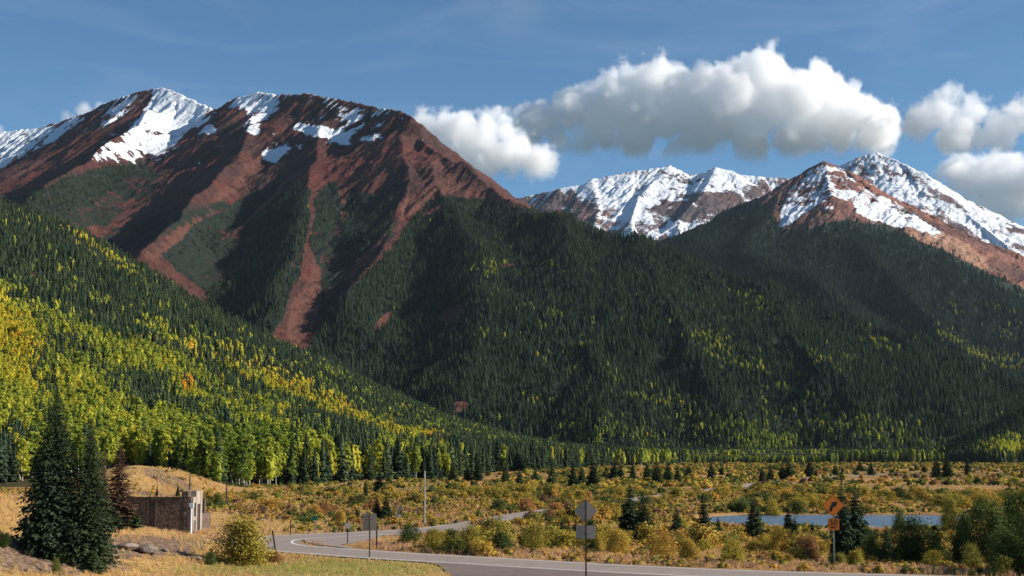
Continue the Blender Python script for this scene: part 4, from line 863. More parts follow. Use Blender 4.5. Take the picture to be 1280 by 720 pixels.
for i, (px, top, base, hw, ti, lb) in enumerate(BUSHES):
    g = on_ground(px, base); h = (base - top) * g.y / F
    plant('bush', NEARB[i % 3], g - Vector((0, 0, .04)), h * 1.03, hw * g.y / F / .66, ti, lb, 'bush')
def meadow_tint(px, py, x, y):
    n = fbm(x / 18, y / 26, 3, 950); m = rng.normal(0, 1, len(px))
    base_ = .41 + .12 * m + .14 * n
    rust = blobs(px, py, [(330, 645, 160, 14, 0, 1), (480, 640, 90, 10, 0, .8), (700, 640, 120, 12, -.1, .8), (430, 655, 90, 6, 0, .7), (1100, 600, 160, 14, 0, .7), (830, 640, 60, 10, 0, .6)])
    green = .35 * (fbm(x / 12, y / 22, 2, 951) > .19) + .0
    t_ = np.where(rng.random(len(px)) < rust * .75, .78 + .14 * m, base_); t_ = np.where(green > 0, .20 + .06 * m, t_)
    return np.clip(t_, .03, .99)
def open_ground(x, y, z, px, py):
    rd = road_dist(x, y); q = pond_q(x, y); ok = (rd > np.where(y > 150, 2.7, 4.3)) & (q > 1.12)
    ok &= ~((x < -13) & (y < 150) & (x > -60) & ~((x > -22) & (y > 137)))           # mound, ruin and bush stay grassy
    ok &= ~((y < 112) & (x < 14) & (rd < 60) & (y < 116 - (x + 14) * .9))              # grass in front of the road
    ok &= ~((x < -30) & (y < 160)) & ~((x < -46) & (y < 290) & (rng.random(len(x)) < .8))
    ok &= ~((px > 379) & (px < 500) & (py > 666) & (py < 690))
    return ok
def near_side(x, y):                # is a point on the camera side of the near leg of the road
    return y < np.interp(x, [-19, -1.2, 14.3, 27, 45, 80], [118, 101.9, 92, 87.5, 82, 73])
x, y = sample(-150, 1440, 84, 420, 1 / 3.6); x2, y2 = sample(-150, 1440, 420, 900, 1 / 14.); x3, y3 = sample(-150, 1440, 900, 1500, 1 / 30.)
x = np.concatenate([x, x2, x3]); y = np.concatenate([y, y2, y3]); z = ground_z(x, y); px, py = proj(x, y, z)
clear = blobs(px, py, [(1150, 602, 190, 17, 0, .6), (400, 634, 110, 9, 0, .45), (1200, 612, 130, 5, 0, 1.2), (410, 622, 110, 3, -.03, .7), (730, 582, 60, 4, 0, .7), (600, 604, 30, 4, 0, .8), (880, 650, 60, 3, 0, .8), (1050, 634, 170, 2.5, 0, 1), (980, 654, 90, 3, 0, .6), (640, 688, 150, 2.5, .05, 1)])
fr = interp([(-200, 612), (250, 612), (440, 603), (560, 599), (640, 592), (700, 587), (860, 579.5), (1500, 578)], px)
dn = (.36 + 1.0 * 1.5 * fbm(x / 16, y / 34, 4, 960)) * (1 - clear) * (1 - .45 * (px < 560)) * (1 - .3 * (y > 300))
ok = open_ground(x, y, z, px, py) & ~near_side(x, y) & (rng.random(len(x)) < dn) & (py > fr) & (np.abs(px - 640) < 780)
x, y, z, px, py = [q[ok] for q in (x, y, z, px, py)]
h = rng.gamma(3, .27, len(x)) * np.where(y < 180, 1., 1.1) + .3; h = np.minimum(h, 2.1) * .88 * (1 + .35 * np.clip((y - 400) / 900, 0, 1)) * np.where((road_dist(x, y) < 8) & (y < 150), .65, 1) * np.where((road_dist(x, y) < 3.6), .6, 1); ti = meadow_tint(px, py, x, y)
h = np.where((px > 885) & (px < 1215) & (y < 152), np.minimum(h, np.where(y > 135, .55, .85)), h)     # the low growth before the pond
h = np.where((px < 560) & (y < 175), np.minimum(h, 1.0), h) * np.where(px < 560, .85, 1.)
bigb = h / y; m = np.where((px > 0) & (px < 1280))[0]; ind = m[np.argsort(-bigb[m])][:262]; one = np.zeros(len(x), bool); one[ind] = True
def zone_M(px, py, y):
    if y < 150: names = ((560, 'inside the road bend'), (620, 'by the road between bend and grey signs'), (690, 'in front of the far leg, left of the three spruces'), (732, 'around the three spruces at the grey plates'), (790, 'between the grey plates and the big dark pair'), (845, 'in front of the big dark pair'), (895, 'at the foot of the tall narrow spruce'), (945, 'left of the pointed pond spruce'), (990, 'between the two pond spruces'), (1045, 'left of the curve sign post'), (1100, 'right of the curve sign post'), (1180, 'around the round dark bush'), (9999, 'under the right thicket'))
    elif y < 230: names = ((340, 'between ruin and road bend'), (400, 'behind the small green sign'), (460, 'behind the rectangular sign back'), (520, 'near the small double sign'), (580, 'right of the marker pole'), (680, 'beyond the far leg of the road'), (740, 'behind the diamond sign back'), (830, 'behind the big dark pair'), (900, 'beyond the left tip of the pond'), (1000, 'on the far shore behind the slim pond spruce'), (1100, 'on the far shore behind the curve sign'), (9999, 'on the far shore behind the thicket'))
    else: names = ((340, 'in the back meadow under the aspens'), (450, 'in the back meadow by the short pole'), (560, 'in the back meadow behind the marker pole'), (660, 'in the far meadow left of the diamond sign'), (760, 'in the far meadow above the diamond sign'), (860, 'in the far meadow above the big dark pair'), (980, 'along the far gravel track'), (1100, 'in the far meadow above the curve sign'), (9999, 'in the far right meadow'))
    for lim, w_ in names:
        if px < lim: return w_
for i in ind:
    cw = ['dark green', 'olive green', 'yellow', 'gold-orange', 'rusty', 'grey-brown'][int(np.searchsorted([.12, .3, .48, .64, .85], ti[i]))]
    lb = '%s %s willow shrub %s' % ('low' if h[i] < 1.15 else 'tall' if h[i] > 1.6 else 'mid-height', cw, zone_M(px[i], py[i], y[i]))
    plant('willow_shrub', BUSH_IND[int(rng.integers(0, 4))], (x[i], y[i], z[i] - .04), h[i], h[i] * rng.uniform(.9, 1.7), ti[i], lb, 'bush', lb.replace(' shrub ', ' shrubs '))
def bmass(name, label, sel, forms):
    n = sel.sum(); w_ = h[sel] * rng.uniform(.9, 2.0, n); scatter(name, label, 'shrubs', forms, np.column_stack([x[sel], y[sel], z[sel] - .05]), np.column_stack([w_, w_, h[sel]]), rng.integers(0, 4, n), ti[sel])
bmass('willow_thicket', 'yellow, rusty and olive willow scrub covering the near meadow', ~one & (y < 300), bush_mid)
bmass('willow_thicket', 'fine autumn willow scrub covering the far meadow', ~one & (y >= 300), bush_far)
# ankle-high growth between the shrubs
x, y = sample(-20, 1300, 86, 300, 1 / 1.5); z = ground_z(x, y); px, py = proj(x, y, z)
ok = open_ground(x, y, z, px, py) & ~near_side(x, y) & (rng.random(len(x)) < .9 * (1 - blobs(px, py, [(640, 688, 150, 2.5, .05, .8)]))); x, y, z, px, py = [q[ok] for q in (x, y, z, px, py)]
h = rng.uniform(.2, .55, len(x)); ti = np.clip(meadow_tint(px, py, x, y) + rng.choice([0, .25], len(x)), 0, 1); sel = np.ones(len(x), bool)
bmass('undergrowth', 'low rusty and straw-coloured growth on the meadow floor', sel, bush_far)

# ------------------------------------------------------------------ grass
def grass_mat():
    t = NT('dry_grass_blades'); ti = t.attr('tint', 'INSTANCER').outputs['Fac']; g = t.n('NewGeometry').outputs['Random Per Island']
    c = t.ramp(ti, [(0, (.62, .43, .20)), (.35, (.46, .29, .11)), (.6, (.40, .38, .10)), (.8, (.24, .27, .07)), (1, (.42, .23, .17))])
    k = t.math('ADD', .7, t.math('MULTIPLY', g, .6)); v = t.n('VectorMath'); v.operation = 'SCALE'; t.L(c, v.inputs[0]); t.L(k, v.inputs['Scale'])
    return t.leafy(v.outputs[0], .3)
M['grass'] = grass_mat()
def tuft(seed, n=14, wd=.022):
    r = np.random.default_rng(seed); V = []; Fq = []
    for i in range(n):
        a = r.uniform(0, 6.28); q = r.uniform(0, .28); b = np.array([math.cos(a) * q, math.sin(a) * q, -.03]); L = r.uniform(.55, 1.); d = r.normal(0, .22, 2)
        tp = b + np.array([d[0] * L, d[1] * L, L]); mid = b * .4 + tp * .6 - np.array([d[0], d[1], 0]) * .12; s = np.array([math.sin(a), -math.cos(a), 0]) * wd
        k = len(V); V += [b - s, b + s, mid + s * .8, mid - s * .8, tp]; Fq += [(k, k + 1, k + 2, k + 3), (k + 3, k + 2, k + 4)]
    return np.array(V), Fq
tufts = []
for i in range(4):
    V_, F_ = tuft(i); tufts.append(mesh_np('grass_tuft', V_, F_, (M['grass'],)))
x, y = sample(-30, 1310, 64, 128, 9.); x2, y2 = sample(-30, 620, 128, 190, 4.); x3, y3 = sample(620, 1310, 128, 150, 2.); x4, y4 = sample(-60, 345, 190, 290, 2.2); x5, y5 = sample(345, 1310, 190, 420, .45); x6, y6 = sample(-40, 345, 290, 420, .5); x = np.concatenate([x, x2, x3, x4, x5, x6]); y = np.concatenate([y, y2, y3, y4, y5, y6])
z = ground_z(x, y); px, py = proj(x, y, z); rd = road_dist(x, y)
jx = px + 10 * fbm(x / 3, y / 3, 3, 61); jy = py + 5 * fbm(x / 3, y / 3, 3, 62)
dm = blobs(jx, jy, [(25, 695, 95, 26, .12, 1), (130, 690, 60, 16, .0, .8), (190, 684, 75, 17, -.02, 1), (150, 706, 40, 10, 0, .55), (250, 676, 40, 6, 0, .7)])
apron = (px > 540 + (py - 700) * 1.1 + 8 * perlin(y, x, 3)) & near_side(x, y); tarmac = in_poly([(370, 675), (384, 668), (490, 666), (478, 674), (446, 680), (450, 690)], px, py)
ok = (rd > 3.5) & (pond_q(x, y) > 1.1) & ~apron & ~tarmac & (rng.random(len(x)) > dm * .93) & (x > -60) & ~((x < -28.4) & (x > -38.5) & (y > 125) & (y < 133.5)) & (rng.random(len(x)) < .75 + .6 * fbm(x / 2.2, y / 2.2, 3, 970))
x, y, z, px, py, rd = [q[ok] for q in (x, y, z, px, py, rd)]
lw = blobs(px, py, [(420, 712, 170, 14, 0, 1), (320, 712, 130, 9, 0, .8)]) * near_side(x, y)
ti = np.clip(.16 + .13 * rng.normal(size=len(x)) + .2 * fbm(x / 5, y / 5, 3, 971), 0, .45); ti = np.where(rng.random(len(x)) < lw * .85, rng.uniform(.5, .85, len(x)), ti)
pink = ~near_side(x, y) & (rd < 9) & (rng.random(len(x)) < .45); ti = np.where(pink, .97, ti)
h = rng.uniform(.18, .42, len(x)) * np.where(y > 190, 1.5, 1) * np.where(pink, 1.35, 1) * np.where(rd < 4.2, .6, 1) * np.where(lw > .3, .8, 1)
scatter('grass', 'dry straw and green grass on the knoll and road verges', 'grass', tufts, np.column_stack([x, y, z]), np.column_stack([h * 1.1, h * 1.1, h]), rng.integers(0, 4, len(x)), ti)

# ------------------------------------------------------------------ boulders and stones
def rock_mat():
    t = NT('grey_boulder'); p = t.obj(); n = t.noise(2.5, 6., .65, p); n2 = t.noise(9., 4., .7, p)
    return t.pbr(t.ramp(t.math('ADD', t.math('MULTIPLY', n, .6), t.math('MULTIPLY', n2, .4)), [(.3, (.07, .052, .04)), (.5, (.17, .135, .11)), (.7, (.34, .29, .23))]), .9, t.bump(n2, .06, .8))
M['rock'] = rock_mat()
def boulder(px, base, wpx, hpx, dep, seed, lb, tilt=0., cat='boulder', group=None):
    g = on_ground(px, base); k = g.y / F; bm = bmesh.new(); bmesh.ops.create_icosphere(bm, subdivisions=4, radius=1.); r = np.random.default_rng(seed)
    pl = unit(r.normal(0, 1, (13, 3))); of = r.uniform(.55, .9, 13)
    for v in bm.verts:
        c = np.array(v.co)
        for a, o_ in zip(pl, of):
            e = c @ a - o_
            if e > 0: c = c - a * e * .92
        v.co = Vector(c * (1 + .05 * float(fbm(np.array([c[0] * 3 + seed]), np.array([c[1] * 3 + c[2] * 2]), 3, seed)[0])))
    for v in bm.verts: v.co = (v.co.x * wpx * k / 2 / .85, v.co.y * dep / 2, v.co.z * hpx * k * .62)
    me = bpy.data.meshes.new('boulder'); bm.to_mesh(me); bm.free(); me.materials.append(M['rock'])
    o = link('boulder', me); o.location = g + Vector((0, 0, hpx * k * .38)); o.rotation_euler = (0, tilt, r.uniform(-.3, .3)); return tag(o, lb, cat, group)
boulder(184, 692, 32, 12, 1.6, 3, 'large flat-topped grey boulder in the dirt bank below the ruin'); boulder(158, 688, 26, 11, 1.4, 4, 'dark rough boulder left of the flat-topped one in the dirt bank')
boulder(144, 660, 17, 9, 1.0, 5, 'pale tilted slab of rock at the foot of the dying spruce', .6); boulder(67, 697, 9, 8, .5, 6, 'single upright stone on the dirt slope left of the twins')
boulder(243, 700, 16, 5, .8, 7, 'low purplish rock beside the roadside bush'); boulder(206, 690, 9, 5, .5, 8, 'small rock right of the flat-topped boulder'); boulder(108, 705, 6, 4, .4, 9, 'fist-sized grey stone under the right twin spruce')
_n0 = 0
for i in range(150):
    px = rng.uniform(0, 250); py = rng.uniform(676, 716)
    if blobs(np.array([px]), np.array([py]), [(25, 695, 95, 26, .12, 1), (130, 690, 60, 16, .0, .8), (190, 684, 75, 17, -.02, 1)])[0] < .4: continue
    _n0 += 1
    if _n0 > 28: break
    w_ = rng.uniform(2, 5.5); boulder(px, py, w_, w_ * .55, w_ * .04, 100 + _n0 % 7, 'small loose stone lying on the bare dirt bank at the lower left', group='loose stones on the dirt bank', cat='stone')

# ------------------------------------------------------------------ roofless stone ruin
def masonry():
    t = NT('rubble_masonry'); p = t.obj(); s_ = t.stretch(p, (1, 1, 1.5)); v = t.n('TexVoronoi'); v.inputs['Scale'].default_value = 3.1; t.L(s_, v.inputs['Vector'])
    e = t.n('TexVoronoi'); e.feature = 'DISTANCE_TO_EDGE'; e.inputs['Scale'].default_value = 3.1; t.L(s_, e.inputs['Vector']); n = t.noise(12., 4., .6, p)
    sx = t.n('SeparateColor'); t.L(v.outputs['Color'], sx.inputs[0])
    c = t.ramp(sx.outputs[0], [(0, (.05, .03, .022)), (.4, (.11, .065, .045)), (.7, (.20, .125, .085)), (1, (.09, .07, .06))]); c = t.mix(t.math('MULTIPLY', n, .5), c, (.08, .05, .04))
    c = t.mix(t.smooth(e.outputs[0], .02, .10), (.15, .115, .09), c)
    return t.pbr(c, .95, t.bump(t.smooth(e.outputs[0], 0, .15), .05, .8))
M['stone'] = masonry(); M['shadefill'] = plain('opening_shade_fill', (.05, .04, .035), .95); M['concrete'] = plain('weathered_concrete', (.30, .245, .195), .9, var=.5, scale=1.3)  # near-black fill imitates the shade inside the end-wall openings
RX0, RX1, RY0, RY1, RT = -38.6, -28.2, 125.0, 133.2, 3.72
ruin = empty('stone_ruin', (RX1, RY0, .3)); tag(ruin, 'roofless rubble-stone building shell with pale concrete end pillars', 'ruin')
def rp(b, name, mat): o = b.build(name, mat, ruin); o.matrix_parent_inverse = ruin.matrix_world.inverted(); o.matrix_parent_inverse = __import__('mathutils').Matrix.Translation((-RX1, -RY0, -.3)); return o
def rough_top(x0, x1, y0, y1, zt, n, seed, b):
    r = np.random.default_rng(seed); e = np.linspace(x0, x1, n + 1)
    for i in range(n): b.box(e[i], e[i + 1], y0, y1, -1.2, zt + r.uniform(-.05, .04))
    return b
front = MB(); rough_top(RX0, -31.95, RY0, RY0 + .45, RT, 24, 1, front); rough_top(-31.35, RX1 - .62, RY0, RY0 + .45, RT - .03, 10, 2, front)
rp(front, 'wall', M['stone']); rp(MB().box(-31.95, -31.35, RY0 + .16, RY0 + .44, -1.2, RT - .02), 'doorway_infill', M['stone'])
rp(MB().box(-32.02, -31.93, RY0 - .05, RY0, -1.0, RT + .02).box(-31.36, -31.27, RY0 - .05, RY0, -1.0, RT + .02), 'door_frame', M['bark'])
rp(rough_top(RX0, RX1 - .5, RY1 - .45, RY1, RT - .2, 18, 3, MB()), 'wall', M['stone']); rp(MB().box(RX0 - .45, RX0, RY0, RY1, -1.2, RT - .05), 'wall', M['stone'])
rp(MB().box(RX0, RX1 - .63, RY0 - .06, RY0 + .5, RT + .045, RT + .14), 'coping', M['dead'])
rp(MB().box(RX1 - .62, RX1, RY0 - .02, RY0 + .5, -1.2, RT + .15), 'corner_pier', M['stone'])
pil = [(RY0 + .5, RY0 + .85, RT + .10), (RY0 + 1.75, RY0 + 2.2, RT + .62), (RY0 + 3.5, RY0 + 4.2, RT + .62)]
for a, b_, t_ in pil: rp(MB().box(RX1 - .42, RX1 + .06, a, b_, -1.2, t_), 'pillar', M['concrete'])
rp(MB().box(RX1 - .4, RX1 + .03, RY0 + .85, RY0 + 1.75, 1.75, 2.1).box(RX1 - .4, RX1 + .03, RY0 + .85, RY0 + 1.75, 3.3, RT + .1), 'lintel', M['concrete'])
rp(MB().box(RX1 - .4, RX1 + .03, RY0 + 2.2, RY0 + 3.5, 3.15, RT + .6), 'lintel', M['concrete']); rp(MB().box(RX1 - .38, RX1, RY0 + .85, RY0 + 1.75, -1.2, 1.75), 'wall_infill', M['stone'])
rp(MB().box(RX1 - 1.0, RX1 - .42, RY0 + .6, RY0 + 1.9, -1.2, RT + .6), 'corner_tower', M['stone']); rp(MB().box(RX1 - .45, RX1, RY0 + 4.2, RY1, -1.2, 2.2), 'wall', M['stone'])
M['white'] = plain('chalky_white_metal', (.62, .64, .66), .6); rp(MB().box(RX1 - .3, RX1 - .05, RY0 + .86, RY0 + 1.74, 2.1, 3.3), 'recess_shade', M['shadefill'])
rp(MB().box(RX1 - .33, RX1 - .06, RY0 + 2.2, RY0 + 3.5, -1.2, 3.15), 'recess_shade', M['shadefill'])  # dark panels put in place of shade within both openings
g = on_ground(238.5, 668); k = g.y / F
vp = empty('vent_pipe', g); tag(vp, 'white pipe post with a square head standing before the stone wall', 'pipe'); MB().tube((0, 0, -.2), (0, 0, 33 * k), .085, .085, 10).build('pipe', M['white'], vp); MB().box(-.19, .19, -.12, .12, 33 * k, 38 * k).build('pipe_head', M['white'], vp)

# ------------------------------------------------------------------ road signs
M['galv'] = plain('galvanised_steel', (.30, .29, .27), .55, .3); M['signback'] = plain('dull_aluminium', (.34, .28, .24), .55, .35, var=.12, scale=2.); M['orange'] = plain('orange_sign_face', (.70, .19, .012), .45, var=.10, scale=3.)
M['black'] = plain('black_legend', (.012, .012, .012), .5); M['darkpost'] = plain('dark_wood_post', (.07, .05, .035), .9); M['green'] = plain('green_sign_face', (.01, .14, .06), .4); M['whiteface'] = plain('white_sign_face', (.55, .53, .49), .5, var=.08)
def rrect(w_, h_, r, n=5, cx=0., cz=0., rot=0.):
    pts = []
    for sx, sz, a0 in ((1, 1, 0), (-1, 1, 90), (-1, -1, 180), (1, -1, 270)):
        for i in range(n + 1):
            a = math.radians(a0 + 90 * i / n); pts.append((sx * (w_ / 2 - r) + r * math.cos(a), sz * (h_ / 2 - r) + r * math.sin(a)))
    c, s_ = math.cos(rot), math.sin(rot); return [(cx + p[0] * c - p[1] * s_, cz + p[0] * s_ + p[1] * c) for p in pts][::-1]
def ring(b, outer, inner, y0, y1):
    n = len(outer); b.add([(p[0], y0, p[1]) for p in outer] + [(p[0], y0, p[1]) for p in inner] , [(i, (i + 1) % n, n + (i + 1) % n, n + i) for i in range(n)]); return b
def text(body, size, x, y, z, mat, parent, name):
    cu = bpy.data.curves.new(name, 'FONT'); cu.body = body; cu.size = size; cu.align_x = 'CENTER'; cu.align_y = 'CENTER'; cu.extrude = .002; cu.offset = .012 * size; cu.materials.append(mat)
    o = bpy.data.objects.new(name, cu); C.objects.link(o); o.rotation_euler = (PI / 2, 0, 0); o.location = (x, y, z); o.parent = parent; return o
# curve warning sign with its advisory speed plate
g = on_ground(1043.5, 708); k = g.y / F; cs = empty('curve_warning_sign', g); tag(cs, 'orange diamond right-curve sign over a 50 MPH plate on a steel post', 'road sign')
zc = (708 - 634) * k; sd = 28.5 * k / math.sqrt(2)
MB().box(-.045, .045, .02, .09, -.4, (708 - 622) * k).build('post', M['galv'], cs)
dp = MB().prism(rrect(sd, sd, .09, 5, 0, zc, PI / 4), -.006, .012).build('warning_panel', M['orange'], cs)
b = MB(); ring(b, rrect(sd - .05, sd - .05, .08, 5, 0, zc, PI / 4), rrect(sd - .10, sd - .10, .07, 5, 0, zc, PI / 4), -.0095, 0); b.build('border', M['black'], dp)
def arrow_pts(s_):
    P_ = []; c0 = (.30, -.34); 
    for R_, rng_ in ((.36, range(0, 11)), (.60, range(10, -1, -1))):
        for i in rng_:
            a = math.radians(180 - 58 * i / 10); P_.append((c0[0] + R_ * math.cos(a), c0[1] + R_ * math.sin(a)))
    return P_
def arrow_mesh(s_, z0):
    cx0, cz0 = .26, -.40; inn = []; out = []
    for i in range(13):
        a = math.radians(184 - 66 * i / 12); inn.append((cx0 + .34 * math.cos(a), cz0 + .42 * math.sin(a))); out.append((cx0 + .56 * math.cos(a), cz0 + .66 * math.sin(a)))
    V = [(p[0] * s_, -.0098, z0 + p[1] * s_) for p in inn + out]; n = 13; Fq = [(i, n + i, n + i + 1, i + 1) for i in range(n - 1)]
    m_ = ((inn[-1][0] + out[-1][0]) / 2, (inn[-1][1] + out[-1][1]) / 2); d = (math.cos(math.radians(38)), math.sin(math.radians(38))); nn = (-d[1], d[0])
    hd = [(m_[0] + nn[0] * .26 - d[0] * .05, m_[1] + nn[1] * .26 - d[1] * .05), (m_[0] - nn[0] * .26 - d[0] * .05, m_[1] - nn[1] * .26 - d[1] * .05), (m_[0] + d[0] * .38, m_[1] + d[1] * .38)]
    q = len(V); V += [(p[0] * s_, -.0112, z0 + p[1] * s_) for p in hd]; Fq.append((q, q + 1, q + 2)); return V, Fq
V_, F_ = arrow_mesh(sd * .80, zc); b = MB(); b.add(V_, F_); b.build('curve_arrow', M['black'], dp)
zp = (708 - 657) * k; wp = 14.0 * k; hp = 14.5 * k; sp = MB().prism(rrect(wp, hp, .06, 4, 0, zp), -.006, .012).build('speed_plate', M['orange'], cs)
b = MB(); ring(b, rrect(wp - .04, hp - .04, .05, 4, 0, zp), rrect(wp - .08, hp - .08, .045, 4, 0, zp), -.0095, 0); b.build('border', M['black'], sp)
text('50', .56, 0, -.011, zp + .11, M['black'], sp, 'numerals'); text('MPH', .24, 0, -.011, zp - .21, M['black'], sp, 'lettering')
# diamond sign and plate seen from behind
g = on_ground(732.5, 722.0); k = g.y / F; ds = empty('warning_sign', g); tag(ds, 'diamond sign over a rectangular plate, bare grey backs facing us, on a thin post', 'road sign')
zc = (722 - 641.5) * k; sd = 29 * k / math.sqrt(2); MB().box(-.05, .05, -.075, -.01, -.5, (722 - 627.5) * k).build('post', M['darkpost'], ds)
dpl = MB().prism(rrect(sd, sd, .09, 5, 0, zc, PI / 4), 0., .018).build('diamond_panel', M['signback'], ds); z2 = (722 - 667) * k
MB().box(-.26, .26, -.012, 0, zc + .30, zc + .38).box(-.3, .3, -.012, 0, zc - .52, zc - .46).build('brace', M['galv'], dpl)
pl2 = MB().prism(rrect(24 * k, 16 * k, .07, 4, 0, z2), 0., .018).build('lower_plate', M['signback'], ds); MB().box(-.45, .45, -.012, 0, z2 - .08, z2).build('brace', M['galv'], pl2)
# rectangular sign back at the bend
g = on_ground(462, 697.5); k = g.y / F; rs = empty('rectangular_sign', g); tag(rs, 'tall rectangular grey sign back on a dark post in front of the bend', 'road sign')
MB().tube((0, -.05, -.4), (0, -.05, (697.5 - 643.5) * k), .055, .055, 8).build('post', M['darkpost'], rs); sb = MB().prism(rrect(16.5 * k, 21 * k, .05, 4, -.02, (697.5 - 654) * k), 0, .02).build('sign_panel', M['signback'], rs)
MB().box(-.36, .36, -.012, 0, 48 * k, 48.8 * k).box(-.36, .36, -.012, 0, 38 * k, 38.8 * k).build('brace', M['galv'], sb)
def small_sign(px, top, base, plate, mat, lb, post='darkpost', extra=None, lean=0, name='road_sign', cat='road sign', r=.04):
    g = on_ground(px, base); k = g.y / F; e = empty(name, g); e.rotation_euler = (0, lean, 0); tag(e, lb, cat)
    MB().box(-r, r, 0, 2 * r, -.3, (base - top) * k).build('post', M[post], e)
    if plate: z0 = base - plate[1]; MB().prism(rrect((plate[2]) * k, plate[3] * k, .03, 3, (plate[0] - px) * k, z0 * k), -.02, -.002).build('sign_panel', M[mat], e)
    if extra: MB().prism(rrect(extra[1] * k, extra[1] * k, .03, 3, 0, (base - extra[0]) * k, PI / 4), -.022, -.004).build('diamond_panel', M[extra[2]], e)
    return e
small_sign(434.3, 648, 680, (434.3, 658, 6.6, 6.6), 'whiteface', 'small white square sign on a dark post inside the bend')
small_sign(393.5, 650, 668, (393.5, 648.6, 7.4, 5), 'green', 'small green sign on a thin post in the scrub behind the bend', 'galv')
small_sign(499, 633, 656, (499, 645.5, 4.4, 4.2), 'whiteface', 'distant small double sign, diamond over white plate, near the spruces', 'galv', (637.5, 4.6, 'signback'))
small_sign(470.6, 655, 686.5, None, None, 'plain dark post just right of the rectangular sign back', name='post', cat='post', r=.055)
small_sign(344.5, 663, 690, None, None, 'dark post leaning left at the outer edge of the bend', lean=-.17, name='post', cat='post', r=.055)
small_sign(363, 650, 669.2, None, None, 'grey weathered fence post behind the outer bend, left of the green sign', name='post', cat='post', r=.045)
small_sign(385, 653, 668.6, None, None, 'thin grey fence post close to the left of the green sign', name='post', cat='post', r=.04)
for px, t_, b_, lb in ((283, 603, 632, 'thin dark utility pole before the aspens left of the meadow'), (375.5, 609, 626, 'short dark utility pole in the middle of the left meadow'), (237, 592, 612, 'thin grey pole at the edge of the aspens above the ruin')):
    g = on_ground(px, b_); k = g.y / F; e = empty('utility_pole', g); tag(e, lb, 'pole'); MB().tube((0, 0, -.4), (0, 0, (b_ - t_) * k), .13, .09, 8).build('pole', M['darkpost'], e); MB().box(-.5, .5, -.06, .06, (b_ - t_) * k * .93, (b_ - t_) * k * .96).build('crossarm', M['darkpost'], e)
g = on_ground(530.5, 657); k = g.y / F; e = empty('marker_pole', g); tag(e, 'tall slim pale pole banded with dark marks at the road edge', 'pole'); MB().tube((0, 0, -.4), (0, 0, 67 * k), .105, .07, 8).build('pole', plain('peeling_pale_wood', (.36, .33, .28), .9, var=.7, scale=5.), e)
b = MB()
for i in range(22): z0 = (3 + i * 2.5) * k; b.box(-.16, .16, -.12, -.09, z0, z0 + .035)
b.build('bands', M['darkpost'], e)
# retaining wall under the far highway
M['darkwall'] = plain('shaded_timber_wall', (.05, .04, .035), .9)  # near-black colour has the shadow below the rail painted in
for px0, px1, yy, lb in ((864, 903, 1392, 'short far stretch of retaining wall left of the main one'), (924, 1032, 1392, 'long low retaining wall with a pale rail at the forest foot')):
    a = P(px0, 567, yy); b_ = P(px1, 567, yy); e = empty('retaining_wall', (a[0], yy, -5)); tag(e, lb, 'wall')
    L_ = b_[0] - a[0]; zt = a[2] + 5; MB().box(0, L_, 0, 1.2, -2, zt - .6).build('wall', M['darkwall'], e); MB().box(-.3, L_ + .3, -.25, .1, zt - .45, zt + .1).build('rail', M['signback'], e)

